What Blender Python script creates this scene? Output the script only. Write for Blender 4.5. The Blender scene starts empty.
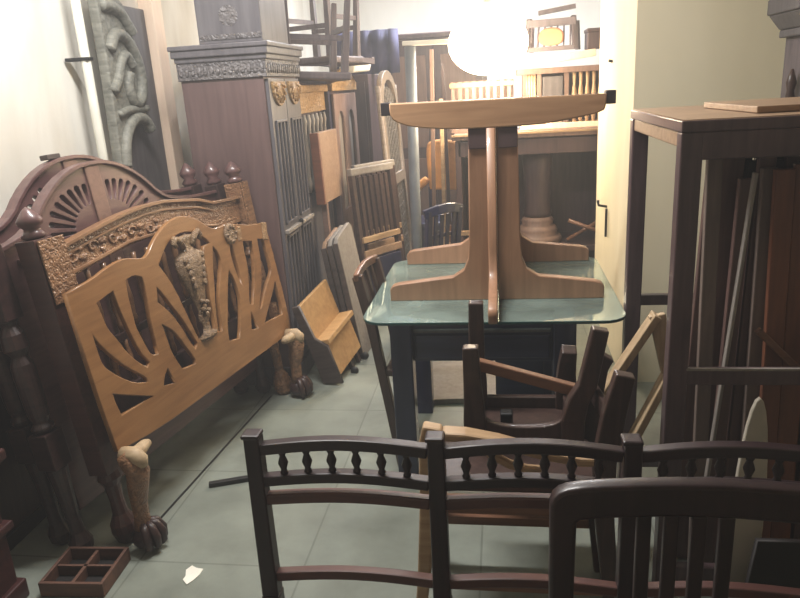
import bpy, bmesh, math, random
from mathutils import Vector, Matrix
random.seed(7)
S = bpy.context.scene
COL = S.collection
R = math.radians

# ------------------------------------------------------------------ materials
def lin(c):
    return tuple((v/12.92 if v <= .04045 else ((v+.055)/1.055)**2.4) for v in [x/255. for x in c]) + (1,)

def new_mat(name):
    m = bpy.data.materials.new(name); m.use_nodes = True
    nt = m.node_tree
    return m, nt, nt.nodes['Principled BSDF']

def wood(name, c1, c2, rough=.45, stretch=(1.2, 1.2, 14), scale=3.0, bump=.15, carve=0, carve_scale=40, coat=0.0):
    m, nt, b = new_mat(name)
    N, L = nt.nodes.new, nt.links.new
    tc = N('ShaderNodeTexCoord'); mp = N('ShaderNodeMapping')
    mp.inputs['Scale'].default_value = stretch
    L(tc.outputs['Object'], mp.inputs['Vector'])
    n1 = N('ShaderNodeTexNoise'); n1.inputs['Scale'].default_value = scale
    n1.inputs['Detail'].default_value = 6; n1.inputs['Distortion'].default_value = .6
    L(mp.outputs[0], n1.inputs['Vector'])
    n2 = N('ShaderNodeTexNoise'); n2.inputs['Scale'].default_value = 2.2; n2.inputs['Detail'].default_value = 3
    L(tc.outputs['Object'], n2.inputs['Vector'])
    mx = N('ShaderNodeMath'); mx.operation = 'MULTIPLY_ADD'
    mx.inputs[1].default_value = .45; L(n2.outputs['Fac'], mx.inputs[0])
    ms = N('ShaderNodeMath'); ms.operation = 'MULTIPLY'; ms.inputs[1].default_value = .6
    L(n1.outputs['Fac'], ms.inputs[0]); L(ms.outputs[0], mx.inputs[2])
    r = N('ShaderNodeValToRGB')
    r.color_ramp.elements[0].position = .33; r.color_ramp.elements[0].color = lin(c2)
    r.color_ramp.elements[1].position = .68; r.color_ramp.elements[1].color = lin(c1)
    L(mx.outputs[0], r.inputs[0]); L(r.outputs[0], b.inputs['Base Color'])
    b.inputs['Roughness'].default_value = rough
    b.inputs['Coat Weight'].default_value = coat
    bp = N('ShaderNodeBump'); bp.inputs['Strength'].default_value = bump; bp.inputs['Distance'].default_value = .004
    L(n1.outputs['Fac'], bp.inputs['Height'])
    if carve:
        v = N('ShaderNodeTexVoronoi'); v.inputs['Scale'].default_value = carve_scale; v.feature = 'SMOOTH_F1'
        n3 = N('ShaderNodeTexNoise'); n3.inputs['Scale'].default_value = carve_scale*.5
        L(tc.outputs['Object'], n3.inputs['Vector'])
        mm = N('ShaderNodeMixRGB'); mm.inputs[0].default_value = .12
        L(tc.outputs['Object'], mm.inputs[1]); L(n3.outputs['Color'], mm.inputs[2])
        L(mm.outputs[0], v.inputs['Vector'])
        b2 = N('ShaderNodeBump'); b2.inputs['Strength'].default_value = carve; b2.inputs['Distance'].default_value = .012
        L(v.outputs['Distance'], b2.inputs['Height']); L(bp.outputs[0], b2.inputs['Normal'])
        L(b2.outputs[0], b.inputs['Normal'])
    else:
        L(bp.outputs[0], b.inputs['Normal'])
    return m

def plain(name, c, rough=.6, metal=0, emit=None, noise=.0):
    m, nt, b = new_mat(name)
    b.inputs['Base Color'].default_value = lin(c)
    b.inputs['Roughness'].default_value = rough; b.inputs['Metallic'].default_value = metal
    N, L = nt.nodes.new, nt.links.new
    if noise:
        tc = N('ShaderNodeTexCoord'); n = N('ShaderNodeTexNoise'); n.inputs['Scale'].default_value = 6; n.inputs['Detail'].default_value = 5
        L(tc.outputs['Object'], n.inputs['Vector'])
        r = N('ShaderNodeValToRGB')
        d = [max(0, int(x*(1-noise))) for x in c]; u = [min(255, int(x*(1+noise*.5))) for x in c]
        r.color_ramp.elements[0].position = .3; r.color_ramp.elements[0].color = lin(d)
        r.color_ramp.elements[1].position = .7; r.color_ramp.elements[1].color = lin(u)
        L(n.outputs['Fac'], r.inputs[0]); L(r.outputs[0], b.inputs['Base Color'])
    if emit:
        b.inputs['Emission Color'].default_value = lin(emit[0]); b.inputs['Emission Strength'].default_value = emit[1]
    return m

def wall_mat(name, c, stain, amount=.5):
    m, nt, b = new_mat(name)
    N, L = nt.nodes.new, nt.links.new
    tc = N('ShaderNodeTexCoord'); mp = N('ShaderNodeMapping'); mp.inputs['Scale'].default_value = (1.6, 1.6, .5)
    L(tc.outputs['Object'], mp.inputs['Vector'])
    n = N('ShaderNodeTexNoise'); n.inputs['Scale'].default_value = 1.6; n.inputs['Detail'].default_value = 6; n.inputs['Distortion'].default_value = .4
    L(mp.outputs[0], n.inputs['Vector'])
    r = N('ShaderNodeValToRGB')
    r.color_ramp.elements[0].position = .38; r.color_ramp.elements[0].color = lin(c)
    r.color_ramp.elements[1].position = .75; r.color_ramp.elements[1].color = lin(stain)
    L(n.outputs['Fac'], r.inputs[0]); L(r.outputs[0], b.inputs['Base Color'])
    b.inputs['Roughness'].default_value = .85
    n2 = N('ShaderNodeTexNoise'); n2.inputs['Scale'].default_value = 40; L(tc.outputs['Object'], n2.inputs['Vector'])
    bp = N('ShaderNodeBump'); bp.inputs['Strength'].default_value = .15; bp.inputs['Distance'].default_value = .004
    L(n2.outputs['Fac'], bp.inputs['Height']); L(bp.outputs[0], b.inputs['Normal'])
    return m

def floor_mat():
    m, nt, b = new_mat('stone_floor')
    N, L = nt.nodes.new, nt.links.new
    tc = N('ShaderNodeTexCoord'); mp = N('ShaderNodeMapping'); mp.inputs['Location'].default_value = (.0, .35, 0)
    L(tc.outputs['Object'], mp.inputs['Vector'])
    sw = N('ShaderNodeMapping'); sw.inputs['Rotation'].default_value = (0, 0, R(90)); sw.inputs['Location'].default_value = (.13, .71, 0)
    L(tc.outputs['Object'], sw.inputs['Vector'])
    br = N('ShaderNodeTexBrick'); br.inputs['Scale'].default_value = 1.0
    br.inputs['Brick Width'].default_value = .62; br.inputs['Row Height'].default_value = .62
    br.inputs['Mortar Size'].default_value = .004; br.inputs['Mortar Smooth'].default_value = .2
    br.inputs['Color1'].default_value = lin((140, 145, 136)); br.inputs['Color2'].default_value = lin((133, 138, 129))
    br.inputs['Mortar'].default_value = lin((114, 118, 110)); br.offset = .0
    L(sw.outputs[0], br.inputs['Vector'])
    n = N('ShaderNodeTexNoise'); n.inputs['Scale'].default_value = 3.2; n.inputs['Detail'].default_value = 8; n.inputs['Roughness'].default_value = .62
    L(tc.outputs['Object'], n.inputs['Vector'])
    r = N('ShaderNodeValToRGB'); r.color_ramp.elements[0].position = .3; r.color_ramp.elements[0].color = (.62, .62, .6, 1)
    r.color_ramp.elements[1].position = .7; r.color_ramp.elements[1].color = (1.06, 1.06, 1.05, 1)
    L(n.outputs['Fac'], r.inputs[0])
    mx = N('ShaderNodeMixRGB'); mx.blend_type = 'MULTIPLY'; mx.inputs[0].default_value = 1
    L(br.outputs['Color'], mx.inputs[1]); L(r.outputs[0], mx.inputs[2]); L(mx.outputs[0], b.inputs['Base Color'])
    b.inputs['Roughness'].default_value = .5
    bp = N('ShaderNodeBump'); bp.inputs['Strength'].default_value = .2; bp.inputs['Distance'].default_value = .003
    L(n.outputs['Fac'], bp.inputs['Height']); L(bp.outputs[0], b.inputs['Normal'])
    return m

def glass_mat():
    m = bpy.data.materials.new('green_glass'); m.use_nodes = True
    nt = m.node_tree; nt.nodes.clear(); N, L = nt.nodes.new, nt.links.new
    o = N('ShaderNodeOutputMaterial'); t = N('ShaderNodeBsdfTransparent'); t.inputs[0].default_value = (.70, .80, .76, 1)
    d = N('ShaderNodeBsdfDiffuse'); d.inputs[0].default_value = lin((160, 180, 172))
    g = N('ShaderNodeBsdfGlossy'); g.inputs['Roughness'].default_value = .06; g.inputs[0].default_value = (.9, 1, .97, 1)
    tc = N('ShaderNodeTexCoord'); n = N('ShaderNodeTexNoise'); n.inputs['Scale'].default_value = 5; n.inputs['Detail'].default_value = 6
    L(tc.outputs['Object'], n.inputs['Vector'])
    mr = N('ShaderNodeMapRange'); mr.inputs['From Min'].default_value = .35; mr.inputs['From Max'].default_value = .7
    mr.inputs['To Min'].default_value = .30; mr.inputs['To Max'].default_value = .55
    L(n.outputs['Fac'], mr.inputs[0])
    m1 = N('ShaderNodeMixShader'); L(mr.outputs[0], m1.inputs[0]); L(t.outputs[0], m1.inputs[1]); L(d.outputs[0], m1.inputs[2])
    f = N('ShaderNodeFresnel'); f.inputs[0].default_value = 1.6
    m2 = N('ShaderNodeMixShader'); L(f.outputs[0], m2.inputs[0]); L(m1.outputs[0], m2.inputs[1]); L(g.outputs[0], m2.inputs[2])
    L(m2.outputs[0], o.inputs[0])
    return m

VERT = (14, 14, 1.2)      # grain along local z
ALX = (1.2, 14, 14)       # grain along local x
ALY = (14, 1.2, 14)
M = dict(
    wall=wall_mat('cream_plaster', (230, 227, 219), (194, 186, 172)),
    wallr=wall_mat('yellow_plaster', (238, 227, 198), (222, 210, 178)),
    white=wall_mat('white_plaster', (240, 238, 232), (225, 222, 214)),
    ceil=plain('ceiling_white', (225, 222, 214), .9),
    floor=floor_mat(), glass=glass_mat(),
    glass_edge=plain('glass_edge_green', (40, 78, 76), .15),
    orange=wood('honey_teak', (152, 110, 70), (118, 80, 47), .38, ALX, 2.5, coat=.25),
    orange_dk=wood('honey_teak_carved', (166, 132, 94), (112, 80, 52), .42, ALX, 3, carve=.5, carve_scale=60),
    urn=wood('carved_pale_teak', (152, 124, 94), (84, 62, 44), .42, VERT, 3, carve=.6, carve_scale=75),
    carved=wood('carved_brown_teak', (150, 112, 82), (96, 66, 46), .36, ALX, 3, carve=.6, carve_scale=55, coat=.2),
    brownpol=wood('polished_brown', (150, 112, 82), (102, 70, 48), .34, ALX, 3, coat=.3),
    fan=wood('plum_mahogany', (104, 74, 72), (72, 48, 48), .4, ALX, 2.5, coat=.3),
    fanstrip=wood('dusty_brown_strip', (126, 96, 84), (96, 68, 58), .5, VERT, 2.5),
    black=plain('black_wood', (26, 20, 20), .6, noise=.4),  # near-black tone varied only by noise
    darkpost=wood('dark_wood', (66, 43, 40), (34, 23, 23), .4, VERT, 3, coat=.1),
    redpost=wood('red_brown_post', (84, 52, 46), (52, 32, 30), .4, VERT, 3, coat=.15),
    settee=wood('dark_walnut', (54, 39, 42), (33, 24, 27), .38, VERT, 3, coat=.12),
    settee_r=wood('dark_walnut_rail', (58, 42, 44), (35, 25, 28), .38, ALX, 3, coat=.15),
    redrail=wood('red_walnut_rail', (98, 64, 58), (66, 42, 40), .4, ALX, 3, coat=.3),
    almside=wood('maroon_cupboard_side', (104, 82, 80), (82, 62, 61), .5, VERT, 2.2),
    almfront=wood('grey_cupboard_front', (104, 100, 104), (74, 70, 76), .42, VERT, 2.6),
    almcarve=wood('grey_carved_frieze', (118, 112, 112), (66, 62, 66), .45, ALX, 3, carve=.9, carve_scale=45),
    goldcarve=wood('gilt_lit_carving', (176, 140, 90), (120, 88, 54), .42, ALX, 3, carve=.8, carve_scale=50),
    greytop=wood('dusty_grey_board', (150, 142, 134), (118, 110, 104), .7, VERT, 2.2),
    greyedge=wood('dark_board_edge', (84, 72, 68), (52, 44, 42), .6, VERT, 3),
    tan=wood('tan_pine', (188, 150, 102), (156, 118, 76), .5, VERT, 2.2),
    tan2=wood('tan_board', (162, 132, 106), (136, 106, 82), .55, VERT, 2.2),
    tanend=wood('pale_tan_wood', (186, 162, 130), (146, 120, 90), .6, VERT, 3),
    base=wood('mid_teak', (168, 126, 98), (130, 94, 70), .42, VERT, 2.4, coat=.15),
    basex=wood('mid_teak_beam', (192, 150, 114), (160, 120, 88), .42, ALX, 2.4, coat=.15),
    block=plain('plum_dark', (84, 64, 64), .6, noise=.15),
    cap=plain('dark_end_block', (50, 40, 44), .6, noise=.2),
    navy=wood('navy_lacquer', (46, 49, 78), (26, 28, 48), .28, VERT, 2, coat=.4),
    navyx=wood('navy_lacquer_rail', (52, 56, 86), (30, 32, 54), .28, ALX, 2, coat=.4),
    chair=wood('dark_oak', (78, 58, 52), (44, 32, 30), .4, VERT, 3, coat=.2),
    brownch=wood('brown_beech', (140, 100, 76), (98, 66, 50), .42, ALX, 3, coat=.15),
    palech=wood('pale_worn_beech', (190, 160, 124), (150, 118, 88), .5, ALX, 3),
    greychair=wood('grey_chair_wood', (112, 102, 106), (78, 70, 76), .5, VERT, 3),
    case=wood('dark_showcase', (98, 78, 80), (62, 48, 52), .4, VERT, 3, coat=.15),
    casetop=wood('pale_showcase_top', (170, 140, 112), (134, 106, 84), .5, ALX, 3),
    plank_a=wood('plank_dark_brown', (110, 84, 78), (72, 53, 51), .5, VERT, 3),
    plank_b=wood('plank_grey_brown', (124, 108, 100), (90, 76, 70), .6, VERT, 3),
    plank_c=wood('plank_red_brown', (128, 80, 58), (92, 56, 42), .45, VERT, 3),
    screen=wood('pale_lattice_screen', (140, 132, 122), (104, 96, 90), .6, VERT, 3, carve=.6, carve_scale=45),
    screen_f=wood('pale_screen_frame', (146, 130, 112), (112, 96, 82), .5, VERT, 3),
    steel=plain('blue_grey_steel', (126, 132, 140), .5, .1, noise=.15),
    pipe=plain('pale_pvc_pipe', (222, 220, 208), .4, noise=.08),
    scroll=wood('grey_carved_scroll', (140, 138, 128), (88, 88, 82), .6, VERT, 3, carve=.4, carve_scale=30),
    slate=wood('slate_board', (98, 92, 92), (72, 66, 68), .6, VERT, 2.5),
    pinkwood=wood('pale_pink_timber', (246, 222, 200), (228, 198, 172), .55, VERT, 2),
    fabric_navy=plain('navy_sheet', (52, 52, 84), .8, noise=.25),
    paper=plain('white_paper', (238, 234, 222), .8, noise=.06),
    cushion=plain('salmon_fabric', (204, 140, 104), .85, noise=.15),
    orange_fab=plain('orange_fabric', (216, 152, 88), .8, noise=.2),
    tray=wood('old_tray_wood', (112, 78, 62), (74, 50, 42), .6, ALX, 3),
    chest=wood('oxblood_chest', (74, 40, 38), (46, 25, 25), .4, ALX, 3, coat=.2),
    iron=plain('dark_iron', (36, 36, 38), .5, .4, noise=.2),
    lamp=plain('bulb_glare', (255, 240, 215), .4, emit=((255, 232, 196), 16)),
    oval=plain('pale_oval_board', (178, 170, 156), .6, noise=.15),
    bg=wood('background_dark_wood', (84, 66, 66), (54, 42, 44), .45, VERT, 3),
    bglit=wood('background_lit_wood', (134, 108, 96), (98, 78, 70), .55, VERT, 3),  # lit copy of the dark background wood, lamplight mixed into its colour
)

# ------------------------------------------------------------------ mesh helpers
def obj(name, bm, mat, parent=None, smooth=False, bevel=0.0, seg=2):
    if isinstance(bm, bmesh.types.BMesh):
        me = bpy.data.meshes.new(name)
        bmesh.ops.recalc_face_normals(bm, faces=bm.faces)
        bm.to_mesh(me); bm.free()
    else:
        me = bm; me.name = name
    o = bpy.data.objects.new(name, me); COL.objects.link(o)
    me.materials.clear(); me.materials.append(M[mat])
    if smooth:
        for p in me.polygons: p.use_smooth = True
    if bevel:
        b = o.modifiers.new('bevel', 'BEVEL'); b.width = bevel; b.segments = seg; b.limit_method = 'ANGLE'; b.angle_limit = R(40)
    if parent: o.parent = parent
    return o

def thing(name, label, cat, mat=None, loc=(0, 0, 0), rz=0, group=None):
    o = bpy.data.objects.new(name, None); COL.objects.link(o); o.empty_display_size = .1
    o.matrix_world = mat if mat is not None else Matrix.Translation(loc) @ Matrix.Rotation(rz, 4, 'Z')
    o['label'] = label; o['category'] = cat
    if group: o['group'] = group
    return o

def tag(o, label, cat, group=None):
    o['label'] = label; o['category'] = cat
    if group: o['group'] = group
    return o

def B(): return bmesh.new()

def box(bm, a, b):
    a, b = Vector(a), Vector(b)
    c = (a+b)/2; d = b-a
    bmesh.ops.create_cube(bm, size=1, matrix=Matrix.Translation(c) @ Matrix.Diagonal((abs(d.x), abs(d.y), abs(d.z), 1)))
    return bm

def bar(bm, p, q, w, h, up=(0, 0, 1), w2=None, h2=None):
    """rectangular bar from p to q; w across, h along 'up'"""
    p, q = Vector(p), Vector(q); d = (q-p).normalized(); u = Vector(up)
    s = d.cross(u)
    if s.length < 1e-4: u = Vector((0, 1, 0)); s = d.cross(u)
    s.normalize(); u = s.cross(d).normalized()
    w2 = w2 or w; h2 = h2 or h
    vs = []
    for c, ww, hh in ((p, w, h), (q, w2, h2)):
        for i, j in ((-1, -1), (1, -1), (1, 1), (-1, 1)):
            vs.append(bm.verts.new(c + s*i*ww/2 + u*j*hh/2))
    for f in ((3, 2, 1, 0), (4, 5, 6, 7), (0, 1, 5, 4), (1, 2, 6, 5), (2, 3, 7, 6), (3, 0, 4, 7)):
        bm.faces.new([vs[i] for i in f])
    return bm

def sweep(bm, pts, ws, hs, side, closed=False):
    """rectangular section swept along pts; side = vector across (constant), ws across side, hs across the other"""
    pts = [Vector(p) for p in pts]; n = len(pts); side = Vector(side).normalized()
    if not hasattr(ws, '__len__'): ws = [ws]*n
    if not hasattr(hs, '__len__'): hs = [hs]*n
    rings = []
    for i, p in enumerate(pts):
        t = (pts[min(i+1, n-1)] - pts[max(i-1, 0)]).normalized()
        u = t.cross(side).normalized(); s = u.cross(t).normalized()
        rings.append([bm.verts.new(p + s*a*ws[i]/2 + u*b*hs[i]/2) for a, b in ((-1, -1), (1, -1), (1, 1), (-1, 1))])
    for i in range(n-1):
        for k in range(4):
            bm.faces.new((rings[i][k], rings[i][(k+1) % 4], rings[i+1][(k+1) % 4], rings[i+1][k]))
    bm.faces.new(rings[0][::-1]); bm.faces.new(rings[-1])
    return bm

def tube(bm, pts, rad, n=10, squash=1.0):
    pts = [Vector(p) for p in pts]; m = len(pts)
    if not hasattr(rad, '__len__'): rad = [rad]*m
    rings = []; ref = None
    for i, p in enumerate(pts):
        t = (pts[min(i+1, m-1)] - pts[max(i-1, 0)]).normalized()
        if ref is None: ref = Vector((0, 0, 1)) if abs(t.z) < .9 else Vector((1, 0, 0))
        a = t.cross(ref).normalized(); b = a.cross(t).normalized(); ref = b
        rings.append([bm.verts.new(p + (a*math.cos(2*math.pi*k/n) + b*math.sin(2*math.pi*k/n)*squash)*rad[i]) for k in range(n)])
    for i in range(m-1):
        for k in range(n):
            bm.faces.new((rings[i][k], rings[i][(k+1) % n], rings[i+1][(k+1) % n], rings[i+1][k]))
    bm.faces.new(rings[0][::-1]); bm.faces.new(rings[-1])
    return bm

def lathe(bm, prof, n=16, origin=(0, 0, 0), axis='z', squash=1.0):
    """prof = [(r, h)]"""
    o = Vector(origin); rings = []
    for r, h in prof:
        ring = []
        for k in range(n):
            a = 2*math.pi*k/n
            if axis == 'z': v = Vector((r*math.cos(a), r*math.sin(a)*squash, h))
            elif axis == 'y': v = Vector((r*math.cos(a), h, r*math.sin(a)*squash))
            else: v = Vector((h, r*math.cos(a), r*math.sin(a)*squash))
            ring.append(bm.verts.new(o+v))
        rings.append(ring)
    for i in range(len(rings)-1):
        for k in range(n):
            bm.faces.new((rings[i][k], rings[i][(k+1) % n], rings[i+1][(k+1) % n], rings[i+1][k]))
    bm.faces.new(rings[0][::-1]); bm.faces.new(rings[-1])
    return bm

def ball(bm, c, r, seg=12):
    r = r if hasattr(r, '__len__') else (r, r, r)
    bmesh.ops.create_uvsphere(bm, u_segments=seg, v_segments=seg//2+2, radius=1, matrix=Matrix.Translation(c) @ Matrix.Diagonal((*r, 1)))
    return bm

def smoothpoly(p, it=1, keep=55):
    """corner cutting that leaves sharp corners"""
    for _ in range(it):
        out = []; n = len(p)
        for i in range(n):
            a, b, c = Vector(p[i-1]), Vector(p[i]), Vector(p[(i+1) % n])
            d1, d2 = (b-a), (c-b)
            if d1.length < 1e-6 or d2.length < 1e-6: continue
            ang = math.degrees(d1.angle(d2))
            if ang > keep: out.append(tuple(b))
            else: out += [tuple(a.lerp(b, .75)), tuple(b.lerp(c, .25))]
        p = out
    return p

def smoothpath(p, it=2):
    for _ in range(it):
        out = [p[0]]
        for a, b in zip(p[:-1], p[1:]):
            out += [tuple(Vector(a).lerp(Vector(b), .25)), tuple(Vector(a).lerp(Vector(b), .75))]
        p = out + [p[-1]]
    return p

def plate(outer, holes=(), depth=.03, bevel=.0, z=0.0, swap=None):
    """flat plate with holes in local XY (thickness along Z); swap='xz' stands it up (x, z), 'yz' likewise"""
    cu = bpy.data.curves.new('tmp', 'CURVE'); cu.dimensions = '2D'; cu.fill_mode = 'BOTH'
    cu.extrude = depth/2 - bevel; cu.bevel_depth = bevel; cu.bevel_resolution = 1; cu.offset = -bevel
    for p in [outer] + list(holes):
        s = cu.splines.new('POLY'); s.points.add(len(p)-1)
        for i, q in enumerate(p): s.points[i].co = (q[0], q[1], 0, 1)
        s.use_cyclic_u = True
    o = bpy.data.objects.new('tmp', cu); COL.objects.link(o)
    dg = bpy.context.evaluated_depsgraph_get(); dg.update()
    me = bpy.data.meshes.new_from_object(o.evaluated_get(dg))
    bpy.data.objects.remove(o); bpy.data.curves.remove(cu)
    for v in me.vertices:
        x, y, w = v.co; w += z
        if swap == 'xz': v.co = (x, -w, y)
        elif swap == 'yz': v.co = (w, x, y)
        else: v.co = (x, y, w)
    return me

def arc(c, r, a0, a1, n=12, ry=None):
    ry = ry or r
    return [(c[0]+r*math.cos(R(a0+(a1-a0)*i/n)), c[1]+ry*math.sin(R(a0+(a1-a0)*i/n))) for i in range(n+1)]

def struct(name, bm, mat):
    o = obj(name, bm, mat); o['kind'] = 'structure'; return o

def frame(p0, xa, ya, za):
    m = Matrix.Identity(4)
    for i, a in enumerate((xa, ya, za)):
        for k in range(3): m[k][i] = a[k]
    for k in range(3): m[k][3] = p0[k]
    return m

def place(src, loc=None, mat=None, rz=0, label=None):
    c = src.copy(); COL.objects.link(c)
    c.matrix_world = mat if mat is not None else Matrix.Translation(loc) @ Matrix.Rotation(rz, 4, 'Z')
    if label: c['label'] = label
    for ch in list(src.children):
        d = ch.copy(); COL.objects.link(d); d.parent = c
        for g in list(ch.children):
            e = g.copy(); COL.objects.link(e); e.parent = d
    return c

# ------------------------------------------------------------------ room
struct('floor', box(B(), (-2.1, -1.6, -.1), (3.1, 8.7, 0)), 'floor')
struct('ceiling', box(B(), (-2.1, -1.6, 3.0), (3.1, 8.7, 3.1)), 'ceil')
struct('wall_left', box(B(), (-2.12, -1.6, 0), (-2.0, 8.7, 3.0)), 'wall')
struct('wall_back', box(B(), (-2.0, 8.5, 0), (3.0, 8.62, 3.0)), 'white')
struct('wall_right', box(B(), (3.0, -1.6, 0), (3.1, 8.7, 3.0)), 'wallr')
struct('wall_front', box(B(), (-2.0, -1.6, 0), (3.0, -1.5, 3.0)), 'wall')
struct('wall_partition', box(B(), (.635, 3.6, 0), (3.0, 4.85, 3.0)), 'wallr')

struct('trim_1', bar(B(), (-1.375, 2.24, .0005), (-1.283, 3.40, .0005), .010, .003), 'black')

# ------------------------------------------------------------------ leaning footboard (fretwork)
T0 = R(7)
F0 = Vector((-1.345, 2.02, 0)); F1 = Vector((-1.124, 3.373, 0))
D = (F1-F0).normalized(); NL = Vector((-D.y, D.x, 0))
U = Vector((0, 0, math.cos(T0))) + NL*math.sin(T0)
N_ = D.cross(U)
def lean(off=0.0, s0=0.0): return frame(F0 + N_*off + D*s0 - Vector((0, 0, (N_*off).z)), D, U, N_)

outer = [(.046, .401), (.281, .372), (.644, .366), (1.457, .355), (1.478, .475), (1.446, .972), (1.311, .984), (1.177, 1.016), (1.074, 1.036), (1.001, 1.032), (.943, 1.045), (.871, 1.098), (.788, 1.134), (.701, 1.137), (.614, 1.112), (.537, 1.071), (.503, 1.040), (.469, 1.024), (.445, 1.026), (.371, 1.046), (.328, 1.050), (.245, 1.039), (.175, 1.021), (.032, 1.005), (.033, .651)]
hl = [
 [(.103, .604), (.157, .575), (.254, .526), (.301, .504), (.115, .514), (.104, .568)],
 [(.093, .835), (.111, .79), (.151, .732), (.202, .668), (.288, .591), (.291, .568), (.228, .592), (.167, .639), (.121, .686), (.097, .719), (.093, .771)],
 [(.154, .934), (.247, .951), (.254, .875), (.268, .799), (.294, .692), (.332, .635), (.313, .622), (.269, .661), (.225, .723), (.202, .775), (.173, .825), (.167, .85), (.16, .898)],
 [(.328, .97), (.378, .976), (.418, .957), (.421, .92), (.41, .849), (.399, .778), (.395, .695), (.393, .645), (.353, .656), (.335, .701), (.321, .756), (.312, .79), (.315, .855), (.318, .918)],
 [(.422, .572), (.445, .497), (.371, .516), (.393, .55)],
 [(.488, .896), (.512, .859), (.547, .797), (.589, .73), (.618, .661), (.65, .595), (.626, .576), (.601, .622), (.569, .701), (.534, .766), (.493, .814), (.47, .838)],
 [(.458, .749), (.513, .703), (.543, .657), (.57, .602), (.605, .542), (.600, .518), (.51, .532), (.491, .571), (.471, .623), (.465, .686)],
 [(.535, .975), (.6, 1.031), (.661, 1.06), (.737, 1.069), (.813, 1.053), (.884, 1.015), (.918, .98), (.867, .977), (.845, .927), (.837, .836), (.813, .745), (.813, .707), (.799, .602), (.722, .596), (.675, .599), (.662, .613), (.637, .705), (.614, .788), (.604, .831), (.57, .915)],
 [(.935, .962), (.962, .927), (.974, .876), (.924, .803), (.88, .724), (.859, .639), (.849, .579), (.819, .589), (.836, .685), (.867, .771), (.905, .894)],
 [(1.015, .826), (1.04, .78), (1.053, .706), (1.048, .652), (1.003, .554), (.968, .5), (.883, .517), (.889, .569), (.938, .676), (.977, .763)],
 [(1.09, .95), (1.092, .906), (1.098, .815), (1.1, .722), (1.078, .759), (1.064, .853), (1.063, .912)],
 [(1.194, .927), (1.276, .908), (1.254, .815), (1.215, .71), (1.15, .614), (1.123, .623), (1.161, .725), (1.188, .806), (1.184, .883)],
 [(1.333, .907), (1.39, .895), (1.398, .817), (1.403, .739), (1.394, .712), (1.305, .655), (1.212, .568), (1.198, .572), (1.276, .682), (1.32, .793)],
 [(1.412, .66), (1.418, .605), (1.421, .525), (1.412, .473), (1.218, .49), (1.29, .553), (1.37, .615)],
 [(1.117, .588), (1.152, .486), (1.086, .499)],
]
fb = thing('bed_footboard', 'honey brown fretwork footboard with a carved urn in its arch, standing on claw feet', 'footboard', lean(0))
obj('fret_panel', plate(smoothpoly(outer, 1), [smoothpoly(h, 1) for h in hl], .02, .003, z=-.01), 'orange', fb)
urn = obj('urn_carving', lathe(B(), [(.02, .585), (.06, .59), (.065, .605), (.03, .62), (.022, .66), (.04, .68), (.034, .70), (.028, .72), (.04, .76), (.062, .82), (.088, .88), (.10, .935), (.09, .97), (.05, .985), (.035, 1.01), (.05, 1.035), (.052, 1.05), (.02, 1.055)], 18, (.737, 0, .0), 'y', .36), 'urn', fb, smooth=True)
bm = B()
for s in (-1, 1):
    tube(bm, [(.737+s*.03, 1.005, .012), (.737+s*.06, 1.045, .016), (.737+s*.085, 1.055, .016), (.737+s*.098, 1.035, .016), (.737+s*.085, 1.02, .016)], [.012, .014, .014, .013, .009], 8)
    for k in range(5):
        ball(bm, (.737+s*(.058-.005*k), .955-.030*k, .026), (.020-.002*k, .018, .008), 8)
for k in range(6): ball(bm, (.737+.02*math.sin(k*2), .70+.012*k, .02), .012, 8)
obj('urn_leaves', bm, 'urn', urn, smooth=True)
bm = B()
lathe(bm, [(.05, 0), (.05, .01), (.036, .018), (.03, .012), (.012, .016), (.001, .02)], 16, (1.09, .985, 0), 'z')
for k in range(8): ball(bm, (1.09+.036*math.cos(k*.785), .985+.036*math.sin(k*.785), .012), .01, 6)
obj('rosette', bm, 'urn', fb, smooth=True)
obj('rail_mount', bar(B(), (1.395, .935, .0), (1.44, .925, .0), .09, .012, (0, 0, 1)), 'orange_dk', fb, bevel=.003)
obj('rail_mount', bar(B(), (1.16, .972, .0), (1.19, .966, .0), .07, .01, (0, 0, 1)), 'orange_dk', fb, bevel=.003)

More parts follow.
